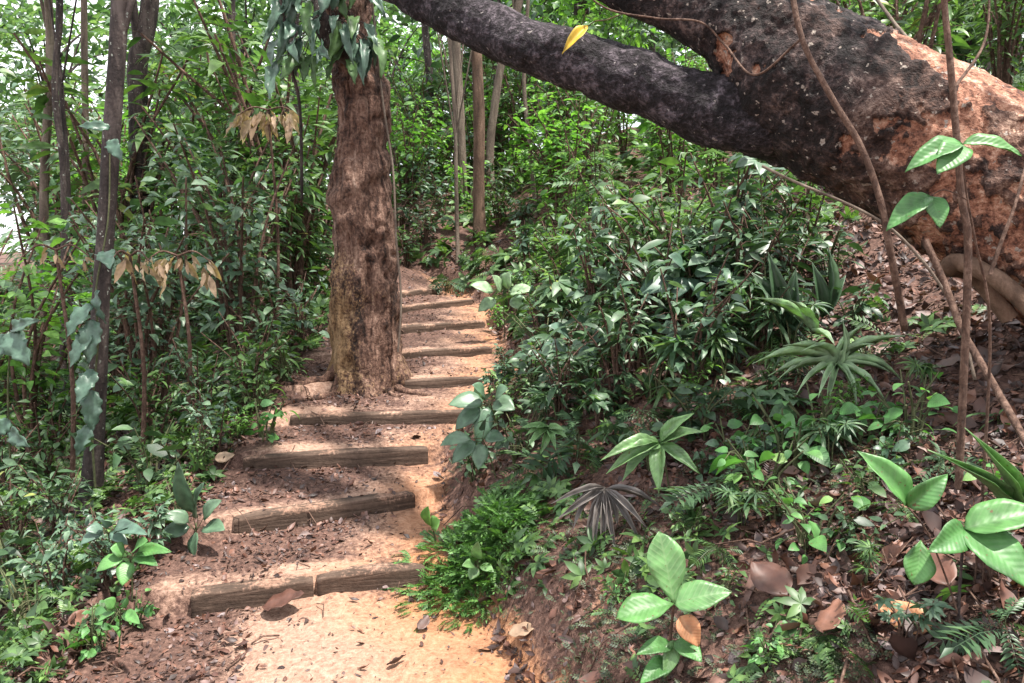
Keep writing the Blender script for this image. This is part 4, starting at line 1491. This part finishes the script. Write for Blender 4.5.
def stem_part(root, pts, rad, mat=None, name='stem', n=24):
    g = Geo()
    q = spline([np.asarray(p) - np.array(root.location) for p in pts], n)
    tube(g, q, np.linspace(rad[0], rad[1], n), 8)
    return link(name, g.mesh(name, mat or SG), root)


# A: seedling with ribbed upright leaf
b = hit(668, 668)
d0 = b[1]
rt = thing('ribbed_seedling', 'seedling with one upright ribbed pale leaf, two side leaves and a rusty dying leaf', 'seedling', tuple(b))
J = at(674, 604, d0 - .04)
stem_part(rt, [b - (0, 0, .03), at(670, 640, d0 - .03), J], (.006, .004), SB)
k = d0 / F
hero_leaf(rt, J, at(659, 531, d0 + .02), 40 * k, 'obovate', M['ribbed'], .12, .08)
hero_leaf(rt, J, at(616, 619, d0 - .10), 34 * k, 'obovate', M['fresh'], .3, .1, up=(0, -.6, 1), name='leaf')
hero_leaf(rt, J, at(732, 592, d0 - .06), 34 * k, 'ovate', M['ribbed'], .25, .1, up=(.1, -.7, 1))
hero_leaf(rt, at(680, 616, d0 - .06), at(699, 647, d0 - .10), 24 * k, 'ovate', M['rust'], .3, .25, label='rusty orange dying leaf')
hero_leaf(rt, at(675, 640, d0 - .05), at(664, 678, d0 - .12), 17 * k, 'ovate', M['pale'], .2, .1)
hero_leaf(rt, at(672, 645, d0 - .05), at(636, 655, d0 - .12), 20 * k, 'ovate', M['fresh'], .3, .1, up=(0, -.5, 1))
hero_leaf(rt, at(676, 640, d0 - .05), at(702, 662, d0 - .12), 26 * k, 'ovate', M['fresh'], .3, .1, up=(0, -.5, 1))
hero_leaf(rt, at(672, 660, d0 - .06), at(640, 684, d0 - .14), 22 * k, 'ovate', M['fresh'], .3, .1, up=(0, -.5, 1))

# B: tall shoot with big fresh leaves at the right
b = hit(958, 640)
d0 = min(b[1], 2.1)
b = np.array([ray(958, 660)[0] * d0, d0, 0])
b[2] = ground(b[0], b[1])
k = d0 / F
rt = thing('broad_leaved_shoot', 'dark stemmed shoot with large glossy fresh green leaves at the right foreground', 'plant', tuple(b))
J1, J2 = at(964, 529, d0), at(907, 506, d0 - .02)
stem_part(rt, [b - (0, 0, .05), at(959, 600, d0), J1], (.0048, .0036), M['bark_dark'])
stem_part(rt, [at(960, 620, d0), at(945, 575, d0), at(926, 530, d0), J2], (.003, .0018), SB)
hero_leaf(rt, J1, at(1034, 590, d0 - .12), 52 * k, 'ovate', M['fresh'], .22, .12, up=(.1, -.8, .8))
hero_leaf(rt, J1, at(1050, 512, d0 - .02), 40 * k, 'ovate', M['fresh'], .22, .12, up=(0, -.6, 1))
hero_leaf(rt, J1, at(928, 552, d0 - .08), 32 * k, 'ovate', M['fresh'], .25, .14)
hero_leaf(rt, J2, at(857, 451, d0 + .02), 30 * k, 'ovate', M['fresh'], .2, .22, up=(.3, -.9, .5))
hero_leaf(rt, J2, at(948, 474, d0 - .03), 25 * k, 'ovate', M['fresh'], .5, .18)
hero_leaf(rt, at(921, 540, d0 - .01), at(914, 585, d0 - .06), 33 * k, 'obovate', M['fresh'], .2, .1)

# narrow pale blades beside it
b = hit(1010, 505)
d0 = b[1]
rt = thing('pale_blade_plant', 'pair of long pale grassy blades rising beside the broad leaved shoot', 'plant', tuple(b))
for (x0, y0, x1, y1, w) in ((1012, 512, 965, 428, 10), (1000, 503, 928, 450, 8), (1015, 508, 1040, 440, 8)):
    hero_leaf(rt, at(x0, y0, d0 - .02), at(x1, y1, d0 - .12), w * d0 / F, 'strap', M['pale'], .4, .2, name='blade')

# G: sapling stem crossing the leaning trunk
b = hit(970, 300)
d0 = 2.45
rt = thing('sapling', 'straight thin pinkish brown sapling stem standing in front of the leaning trunk', 'sapling', (0, 0, 0))
bx, by_ = ray(972, 300)[0] * d0, d0
base = np.array([bx, by_, ground(bx, by_) - .03])
stem_part(rt, [base, at(968, 262, d0), at(962, 200, d0), at(956, 130, d0), at(950, 60, d0), at(944, 0, d0), at(936, -120, d0), at(925, -300, d0 + .1)], (.0125, .008), M['stem_brown'], n=60)
stem_part(rt, [at(953, 90, d0), at(985, 40, d0 + .1), at(990, -30, d0 + .15)], (.005, .003), M['stem_brown'], 'twig')
cg, C = crown_geo(77, np.array([.7, .7, .5]), 14, 10, 'ovate', .12, .25, .2)
cr = link('crown', cg.mesh('sapling_crown', M['green']), rt)
cr.location = at(925, -310, d0 + .1)

d1 = 2.2
k = d1 / F
rt = thing('five_leaved_twig', 'hanging twig with five smooth green leaves in front of the leaning trunk at far right', 'plant', (0, 0, 0))
J = at(962, 144, d1)
base = hit(985, 470)
base = np.array([ray(990, 400)[0] * 2.35, 2.35, 0])
base[2] = ground(base[0], base[1]) - .03
stem_part(rt, [base, at(990, 330, 2.32), at(975, 240, 2.25), at(966, 190, 2.22), J], (.005, .002), SB)
stem_part(rt, [at(968, 200, 2.225), at(945, 190, d1), at(930, 196, d1)], (.002, .0015), SB, 'twig')
hero_leaf(rt, J, at(905, 172, d1 - .03), 26 * k, 'ovate', M['fresh'], .3, .14, up=(0, -.8, 1))
hero_leaf(rt, J, at(937, 174, d1 - .06), 30 * k, 'ovate', M['fresh'], .3, .1, up=(0, -1, .8))
hero_leaf(rt, J, at(1022, 156, d1 - .03), 22 * k, 'ovate', M['fresh'], .3, .14, up=(0, -.8, 1))
J = at(930, 196, d1)
hero_leaf(rt, J, at(886, 231, d1 - .03), 24 * k, 'ovate', M['fresh'], .3, .14, up=(0, -.8, 1))
hero_leaf(rt, J, at(940, 228, d1 - .05), 24 * k, 'ovate', M['fresh'], .3, .1)


def fan_plant(name, label, cat, px, py, hub, tips, w, mat, shape='lance', dd=-.15, droop=.3, stem=SG, srad=(.004, .003), pname='leaflet', up=None, raise_=0):
    b = hit(px, py)
    d0 = b[1]
    rt = thing(name, label, cat, tuple(b))
    H = at(hub[0], hub[1], d0 - .06)
    stem_part(rt, [b - (0, 0, .03), (b + H) / 2 + (0, .01, .01), H], srad, stem)
    for q, (tx_, ty_) in enumerate(tips):
        T_ = at(tx_, ty_, d0 - .06 + dd * rng.uniform(.2, 1))
        B0 = H + rng.normal(0, .002, 3)
        if shape == 'ovate' and len(tips) > 2:
            B0 = H + (T_ - H) * rng.uniform(.15, .3) + (0, 0, .01)
            pt = Geo()
            tube(pt, [H - B0 * 0 - np.array(rt.location) + (0, 0, -.03 * rng.random()), B0 - np.array(rt.location)], [.0022, .0016], 5)
            link('petiole', pt.mesh('petiole', SG), rt)
        hero_leaf(rt, B0, T_, w * d0 / F * rng.uniform(.85, 1.1), shape, mat, droop * rng.uniform(.6, 1.5), .07 if shape == 'ovate' else .16, rows=8, cols=5, name=pname, up=((rng.normal(0, .35), -.7, .8) if up is None else up))
    return rt


fan_plant('splayed_palm_seedling', 'pale green palm seedling with splayed pointed leaf fingers in the middle of the bank', 'palm seedling', 672, 500, (660, 443),
          [(600, 461), (606, 474), (622, 482), (659, 494), (700, 474), (703, 431), (694, 413), (636, 450)], 15, M['pale'])
fan_plant('splayed_palm_seedling', 'drooping pale green palm seedling right beside the bright fern mound', 'palm seedling', 550, 470, (548, 428),
          [(525, 436), (528, 446), (540, 455), (556, 450), (568, 438), (566, 430), (536, 428), (520, 428)], 8, M['pale'])
fan_plant('plum_palm_seedling', 'dull purple grey palm seedling with thin fingers hanging like a parasol', 'palm seedling', 606, 530, (605, 488),
          [(551, 504), (562, 516), (572, 532), (586, 546), (602, 566), (616, 552), (626, 562) if False else (618, 528), (641, 543), (647, 528), (662, 508), (578, 500), (556, 520), (594, 556)], 6.5, M['plum'], droop=.35)
fan_plant('spidery_blade_plant', 'spidery tuft of narrow white green arching blades on the bank under the leaning trunk', 'plant', 838, 402, (836, 366),
          [(752, 364), (775, 382), (796, 395), (905, 386), (893, 404) if False else (884, 398), (862, 402), (848, 398), (818, 398), (905, 336), (875, 344), (868, 322), (800, 352), (768, 376), (890, 372), (826, 408), (856, 410), (783, 346), (842, 318)], 5, M['white_green'], 'strap', droop=.55, up=(0, -.3, 1))
fan_plant('spidery_blade_plant', 'dark tuft of wide arching blades left of the spidery white green tuft', 'plant', 704, 370, (712, 343),
          [(652, 342), (664, 372), (690, 385), (745, 380), (760, 350), (740, 330), (672, 350), (655, 356), (720, 392), (705, 318), (758, 366)], 6.5, M['blue'], 'strap', droop=.5)
fan_plant('pale_strap_plant', 'single plant with one long curved whitish blade leaning over dark broad leaves', 'plant', 812, 360, (812, 332), [(753, 297), (790, 300), (835, 345)], 8, M['white_green'], 'strap', droop=.3)
fan_plant('broad_blade_plant', 'plant with two upright broad dark pleated blades beneath the leaning trunk', 'plant', 785, 345, (785, 332), [(768, 252), (748, 270), (796, 268), (812, 300)], 21, M['dark'], 'lance', dd=-.06, droop=.35)
fan_plant('broad_blade_plant', 'plant with slimmer dark upright blades just right of the broad pleated pair', 'plant', 822, 330, (822, 318), [(828, 246), (812, 262), (846, 275)], 14, M['dark'], 'lance', dd=-.02, droop=.2)
fan_plant('glossy_whorl_plant', 'young plant with pale glossy whorl of big leaves on the middle bank', 'plant', 690, 340, (690, 276), [(638, 294), (668, 256), (716, 268), (740, 284), (700, 300), (672, 300)], 22, M['grey'], 'ovate')
fan_plant('glossy_whorl_plant', 'young plant with glossy leaves whose tips touch the underside of the lower limb', 'plant', 768, 330, (760, 160), [(728, 138), (792, 138), (797, 158), (760, 176), (735, 168), (780, 148)], 14, M['blue'], 'ovate')
fan_plant('glossy_whorl_plant', 'small plant with three broad greyish leaves right of the upper steps', 'plant', 572, 380, (578, 345), [(538, 355), (548, 326), (606, 338), (596, 360)], 20, M['grey'], 'ovate')
fan_plant('white_leaved_plant', 'plant with shining whitish green leaves at the right edge of the topmost steps', 'plant', 505, 340, (503, 296), [(470, 285), (478, 312), (510, 272), (535, 290), (528, 310), (492, 275)], 17, M['white_green'], 'ovate')
fan_plant('blue_leaved_plant', 'plant whose broad bluish leaves hang over the right end of the fourth step board', 'plant', 500, 440, (490, 402), [(448, 405), (455, 430), (478, 446), (515, 410), (508, 388), (472, 385)], 20, M['blue'], 'ovate')
fan_plant('blue_leaved_plant', 'plant with dark drooping leaf over the orange earth by the third step board', 'plant', 497, 478, (482, 438), [(440, 446), (452, 464), (478, 470), (505, 440), (490, 415)], 18, M['blue'], 'ovate')
fan_plant('rosette_plant', 'dark rosette of broad upright leaves at the left end of the second step', 'plant', 196, 540, (196, 528), [(178, 462), (205, 482), (222, 500), (166, 512), (160, 535), (225, 530), (195, 558)], 19, M['blue'], 'ovate', droop=.3)
fan_plant('trailing_seedling', 'seedling with long bright leaf between the slender tree and second step', 'seedling', 132, 600, (130, 556), [(96, 572), (148, 541), (158, 566), (110, 548), (122, 586), (172, 552)], 17, M['fresh'], 'ovate')
fan_plant('trailing_seedling', 'small seedling with two pairs of pointed leaves beside the littered lower step', 'seedling', 118, 655, (120, 612), [(98, 622), (140, 624), (125, 590), (104, 600)], 13, M['fresh'], 'ovate')
fan_plant('glossy_whorl_plant', 'spreading plant with long grey leaves around the foot of the dark slender tree', 'plant', 112, 580, (108, 532), [(80, 545), (98, 520), (135, 525), (128, 545), (148, 535), (85, 530)], 14, M['grey'], 'ovate')

# bright fern mound at the right end of the lowest steps
b = hit(480, 590)
rt = thing('fern_mound', 'bright green feathery fern mound at the right end of the two lowest boards', 'fern', tuple(b))
r = np.random.default_rng(8)
g, gs = Geo(), Geo()
n = 900
c0 = hit(478, 565)
off = r.normal(0, 1, (n, 2)) * np.array([.13, .14])
x, y = c0[0] + off[:, 0] + .02, c0[1] + off[:, 1]
rr = np.exp(-(off[:, 0] ** 2 / .045 + off[:, 1] ** 2 / .05))
z = terrain(x, y, False) + rr * .15 * r.uniform(.3, 1.1, n)
D = norm(np.stack([off[:, 0] * 3, off[:, 1] * 3 - .25, r.uniform(.0, .9, n)], 1) + r.normal(0, .35, (n, 3)))
P = np.stack([x, y, z], 1) - b
for q, t in enumerate((frond(10, small_leaf(.34), L=.34, droop=.9, seed=61), frond(8, small_leaf(.4), L=.36, droop=.6, seed=62))):
    m = (np.arange(n) % 2) == q
    scatter(g, t, P[m], frames(D[m], rand_ups(r, m.sum(), .3)), r.uniform(.045, .10, m.sum()))
link('fronds', g.mesh('fern_mound_fronds', M['moss']), rt)
fan_plant('bright_seedling', 'tiny seedling with one round lime leaf at the left of the fern mound', 'seedling', 436, 545, (432, 528), [(428, 506), (440, 520)], 17, M['bright'], 'obovate', dd=-.05)
fan_plant('bright_seedling', 'little seedling with pale leaves poking out of the middle of the fern mound', 'seedling', 480, 585, (478, 566), [(478, 541), (462, 566), (494, 572), (470, 580)], 12, M['pale'], 'ovate', dd=-.12)

# grey green lobed leaves climbing the slender tree
def climber(label, spots, L, mat, kind='lobed', name='lobed_climber'):
    rt = thing(name, label, 'climber', (0, 0, 0))
    pts = [at(*q) for q in spots['stem']]
    stem_part(rt, pts, (.007, .004), SG, n=50)
    for (x0, y0, x1, y1, w) in spots['leaves']:
        d = spots['d']
        hero_leaf(rt, at(x0, y0, d), at(x1 * .85 + x0 * .15, y1 * .85 + y0 * .15, d - .12 * rng.random()), w * .72 * d / F, 'lobed', mat, .3, .1, rows=16, cols=5, wave=1.5, up=(rng.normal(0, .3), -1, .35))
    return rt


climber('climber with hanging grey green lobed leaves on the dark slender trunk', dict(d=4.48, stem=[(96, 500, 4.54), (92, 420, 4.52), (98, 340, 4.53), (96, 290, 4.54), (108, 220, 4.57), (110, 150, 4.6)],
        leaves=[(92, 305, 62, 345, 26), (94, 320, 88, 372, 30), (94, 370, 74, 410, 26), (92, 390, 92, 440, 28), (90, 425, 74, 462, 22), (98, 290, 108, 330, 22), (104, 252, 112, 272, 26), (92, 330, 66, 376, 22), (110, 140, 125, 165, 20), (110, 128, 72, 126, 16)]), .2, M['grey'])
climber('young climber with big lobed leaf reaching in from the left frame edge', dict(d=4.4, stem=[(15, 560, 4.5), (10, 450, 4.45), (8, 380, 4.42), (14, 325, 4.42)],
        leaves=[(10, 332, 34, 372, 36), (8, 335, -10, 370, 28), (12, 330, 45, 318, 20), (10, 430, 34, 450, 24), (10, 420, -12, 440, 24)]), .2, M['grey'])
# epiphyte hanging on the big tree
rt = thing('hanging_epiphyte', 'silvery grey staghorn like epiphyte drooping from the upper part of the big gnarled trunk', 'epiphyte', (0, 0, 0))
r = np.random.default_rng(12)
g = Geo()
knobbly_tube(g, spline([at(350, 60, 5.88), at(335, 45, 5.82), at(322, 20, 5.8), at(318, -5, 5.85)], 16), [.05] * 5 + [.07] * 6 + [.04] * 5, 16, .02, 9, 5)
for q in range(46):
    x0, y0 = r.uniform(276, 374), r.uniform(-22, 62)
    sd = (x0 - 328) / 60
    x1, y1 = x0 + sd * r.uniform(4, 22) + r.normal(0, 9), y0 + r.uniform(12, 46)
    dd = 5.74 + .12 * abs(sd)
    hero_leaf(rt, at(x0, y0, dd), at(x1, y1, dd - r.uniform(0, .2)), r.uniform(8, 17) * 5.7 / F, 'lobed', M['grey'] if r.random() < .7 else M['green'], r.uniform(.3, .8), .08, rows=12, cols=5, wave=1.5, up=(r.normal(0, .6), -1, r.uniform(0, 1)), name='frond')
    tube(g, spline([at(330 + sd * 8, 25, 5.82), at((x0 + 330) / 2, min(y0, 30) - 4, dd + .03), at(x0, y0, dd)], 7), .0035, 4)
link('root_mass', g.mesh('root_mass', M['bark_dark']), rt)

# hanging dead fronds
def dead_fronds(label, cx, cy, d, n, span, L, seed):
    r = np.random.default_rng(seed)
    bx = ray(cx, cy)[0] * d
    base = np.array([bx, d, ground(bx, d) - .05])
    rt = thing('dead_frond_sapling', label, 'sapling', tuple(base))
    top = at(cx, cy - 12, d)
    stem_part(rt, [base, (base + top) / 2 + (.05, 0, 0), top], (.018, .010), SB)
    for s in (-1, 1):
        e = at(cx + s * span * .5, cy - 6, d - .1)
        stem_part(rt, [top, (top + e) / 2 + (0, 0, .05), e], (.008, .004), SB, 'twig', 10)
    g = Geo()
    P, D = [], []
    for k in range(n):
        u = r.uniform(-1, 1)
        P.append(at(cx + u * span * .5, cy - 8 + abs(u) * 4 + r.normal(0, 5), d - .1 * abs(u) + r.normal(0, .04)) - base)
        D.append((u * .5 + r.normal(0, .4), r.normal(0, .35), -1))
    lt = leaf('lance', .3, 6, .1, .25, wave=2)
    scatter(g, lt, np.array(P), frames(np.array(D), np.array(r.normal(0, .5, (n, 3)) + (0, -1, 0))), L * r.uniform(.3, 1.05, n))
    link('dead_leaves', g.mesh('dead_leaves', M['tan']), rt)


dead_fronds('sapling with a curtain of pale tan dead leaves below the silvery epiphyte', 268, 122, 7.2, 34, 62, .25, 1)
dead_fronds('sapling with drooping tan dead leaves between slender tree and big trunk', 178, 268, 5.3, 30, 66, .19, 2)
dead_fronds('sapling with dry tan leaves hanging just right of the dark slender trunk', 130, 268, 5.1, 10, 40, .17, 3)
dead_fronds('sapling with a few pinkish dry leaves left of the dark slender trunk', 56, 262, 5.0, 12, 66, .13, 4)

# lianas and sticks in front of the leaning trunk
def liana(label, pts, r0, r1, mat, n=60, name='liana', cat='vine'):
    g = Geo()
    q = spline([at(*p) for p in pts], n)
    knobbly_tube(g, q, np.linspace(r0, r1, n), 9, r0 * .15, 20, int(pts[0][0]), aniso=(1, 1, 1))
    tag(link(name, g.mesh(name, mat)), label, cat)


liana('thin pale vine crossing low over the dark underside of the leaning trunk', [(762, 166, 3.0), (800, 184, 2.95), (850, 205, 2.9), (890, 228, 2.85), (920, 258, 2.82), (940, 285, 2.8), (960, 320, 2.78), (975, 380, 2.7)], .005, .0055, M['bark_pale'])
liana('brown woody vine hanging down the face of the leaning trunk', [(785, -60, 3.0), (800, 32, 2.93), (830, 95, 2.88), (860, 145, 2.85), (880, 200, 2.82), (890, 250, 2.82), (905, 330, 2.9)], .009, .013, M['stem_brown'])
liana('crooked brown stick sloping down the bank below the leaning trunk', [(925, 240, 2.85), (945, 285, 2.8), (962, 330, 2.72), (985, 370, 2.62), (1008, 410, 2.5), (1030, 450, 2.35), (1050, 490, 2.2)], .012, .011, M['stem_brown'], name='stick', cat='stick')
liana('wiry vine looping over the upper limb and lower limb', [(560, -40, 3.5), (600, 5, 3.42), (655, 18, 3.36), (700, 22, 3.3), (725, 45, 3.25), (755, 75, 3.08), (800, 40, 2.98)], .0035, .0045, M['stem_brown'])
liana('short thin twig leaning at the far right under the trunk', [(990, 275, 2.6), (1002, 240, 2.6), (1015, 205, 2.62), (1030, 150, 2.7)], .007, .004, M['stem_brown'], name='stick', cat='stick')
liana('thin bare branch reaching over the top of the leaning trunk', [(1060, 120, 3.3), (1010, 92, 3.3), (965, 80, 3.35), (930, 60, 3.5), (900, 30, 3.7), (870, -10, 3.9)], .010, .007, M['bark_pale'])
liana('pale stick lying at the bottom right corner', [(985, 645, 2.05), (1005, 625, 2.02), (1040, 600, 1.98)], .010, .008, M['bark_pale'], name='stick', cat='stick')
liana('thin straight twig leaning in the lower right litter', [(848, 590, 2.15), (870, 640, 2.05), (895, 690, 1.95)], .0035, .003, M['stem_brown'], name='stick', cat='stick')
liana('drooping dark liana left of the silvery epiphyte', [(270, -60, 5.8), (284, 20, 5.75), (292, 70, 5.75), (300, 110, 5.8), (302, 200, 5.9)], .014, .010, M['bark_dark'])

# single fallen leaves large enough to tell apart
def fallen(label, px, py, L, mat, shape='ovate', W=.55, yaw=None, lift=.02, seed=0, tilt=.3):
    p = hit(px, py)
    r = np.random.default_rng(seed)
    g = Geo()
    V, Fc, U = leaf(shape, W, 10, -.35, .2, cols=5, wave=1)
    V = V.copy()
    V[:, 2] += .05 * fbm(V * 4 + seed, seed, 2)
    up = norm(normals(p[:1], p[1:2])[0] + r.normal(0, tilt, 3))
    a = r.uniform(0, 2 * PI) if yaw is None else yaw
    scatter(g, (V - np.array([0, .5, 0]), Fc, U), np.zeros((1, 3)), frames(np.array([[math.cos(a), math.sin(a), 0]]), up[None]), np.array([L]))
    o = link('fallen_leaf', g.mesh('fallen_leaf', mat))
    o.location = p + np.array([0, 0, lift])
    o.modifiers.new('thick', 'SOLIDIFY').thickness = .001
    tag(o, label, 'fallen leaf', 'large fallen leaves')


fallen('big curled dark brown dead leaf in front of the lowest board', 285, 614, .20, M['litter'], W=.75, yaw=.1, seed=4, lift=.035)
fallen('small dark dead leaf on the orange earth near the fern mound', 424, 630, .09, M['litter_dark'], yaw=1.2, seed=5)
fallen('dark dead leaf at the bottom edge of the picture on the path', 398, 668, .09, M['litter_dark'], yaw=.4, seed=6)
fallen('tan dead leaf lying flat at the foot of the bank', 524, 638, .13, M['tan'], yaw=.1, seed=7)
fallen('dull grey purple leaf among herbs at the lower left', 78, 632, .11, M['litter'], yaw=1.4, seed=8)
fallen('long brown dead leaf under the broad leaved shoot', 905, 625, .15, M['rust'], yaw=2.2, seed=9)
fallen('wide grey brown dead leaf below the crooked stick', 950, 372, .15, M['litter'], yaw=.6, seed=10)
fallen('curled dead leaf lying a hand right of the rusty leaf', 770, 600, .17, M['litter'], W=.7, yaw=1.9, seed=11, lift=.05)
fallen('pinkish grey crumpled leaf lying beside the splayed roots lower right', 835, 630, .16, M['litter'], yaw=.8, seed=12)
fallen('light tan leaf fallen on the third tread', 225, 462, .12, M['tan'], yaw=.5, seed=13)
fallen('pale tan leaf at the top of the bank beside the upper steps', 560, 270, .3, M['tan'], yaw=.7, seed=14)
fallen('brown dead leaf lying high on the bank below the trunk', 905, 312, .14, M['litter'], yaw=.2, seed=15)
fallen('grey dead leaf standing on edge in lower right litter', 935, 590, .17, M['litter'], yaw=1.5, seed=16, tilt=.8, lift=.05)

# yellow leaf resting on the lower limb
rt = thing('yellow_leaf', 'yellow dying leaf hanging over the lower limb', 'fallen leaf', (0, 0, 0))
hero_leaf(rt, at(588, 26, 3.46), at(562, 54, 3.42), 11 * 3.45 / F, 'lance', M['yellow'], .3, .15, name='blade')
stem_part(rt, [at(588, 26, 3.46), at(596, 21, 3.44), at(606, 20, 3.42), at(622, 14, 3.42)], (.0025, .0025), SB, 'stalk', 10)

# ------------------------------------------------------------------ labels for the plants placed by kind
ORD = ['first', 'second', 'third', 'fourth', 'fifth', 'sixth', 'seventh', 'eighth', 'ninth', 'tenth', 'eleventh', 'twelfth', 'thirteenth', 'fourteenth', 'fifteenth', 'sixteenth', 'seventeenth', 'eighteenth', 'nineteenth', 'twentieth']
buckets = {}
for root, zone, look, noun in AUTO:
    buckets.setdefault((zone, look), []).append(root)
for (zone, look), roots in buckets.items():
    roots.sort(key=lambda o: project(o.location)[0])
    for k, o in enumerate(roots):
        if len(roots) == 1:
            o['label'] = look + ' ' + zone
        else:
            o['label'] = '%s %s, %s from the left' % (look, zone, ORD[k])
        o['group'] = look + ' plants ' + zone

# ------------------------------------------------------------------ light
SUN_DIR = norm(np.array([.30, -.16, 1.0]))       # towards the sun
elev = math.asin(SUN_DIR[2])
azim = math.atan2(SUN_DIR[0], SUN_DIR[1])
w = bpy.data.worlds.new('World')
scene.world = w
w.use_nodes = True
nt = w.node_tree
for n in list(nt.nodes):
    nt.nodes.remove(n)
sky = N(nt, 'ShaderNodeTexSky', sky_type='NISHITA')
sky.sun_disc = False
sky.sun_elevation = elev
sky.sun_rotation = azim
tc = N(nt, 'ShaderNodeTexCoord')
nz = N(nt, 'ShaderNodeTexNoise', Scale=2.2, Detail=5.0, Roughness=.6)
nt.links.new(tc.outputs['Generated'], nz.inputs['Vector'])
mr = N(nt, 'ShaderNodeMapRange')
nt.links.new(nz.outputs[0], mr.inputs[0])
mr.inputs[1].default_value = .3
mr.inputs[2].default_value = .55
mr.inputs[3].default_value = .55
col = mixc(nt, mr.outputs[0], sky.outputs[0], (8.6, 8.8, 9.2))
bg = N(nt, 'ShaderNodeBackground', Strength=.105)
nt.links.new(col, bg.inputs[0])
wo = N(nt, 'ShaderNodeOutputWorld')
nt.links.new(bg.outputs[0], wo.inputs[0])

sl = bpy.data.lights.new('sun', 'SUN')
sl.energy = 5.0
sl.angle = math.radians(2.5)
sl.color = (1.0, .95, .87)
so = bpy.data.objects.new('sun', sl)
COL.objects.link(so)
so.rotation_euler = Vector(SUN_DIR).to_track_quat('Z', 'Y').to_euler()

# ------------------------------------------------------------------ camera
cam = bpy.data.cameras.new('camera')
cam.sensor_width = 36
cam.lens = 36 * F / 1024
cam.clip_end = 400
cam.clip_start = .05
co = bpy.data.objects.new('camera', cam)
COL.objects.link(co)
co.location = (0, 0, 0)
co.rotation_euler = (PI / 2 - PITCH, 0, 0)
scene.camera = co
scene.view_settings.view_transform = 'Standard'
scene.view_settings.look = 'None'
scene.view_settings.exposure = 1.33
scene.view_settings.gamma = 1
scene.cycles.max_bounces = 6
scene.cycles.diffuse_bounces = 3
scene.cycles.glossy_bounces = 2
scene.cycles.transmission_bounces = 3
scene.cycles.use_denoising = True
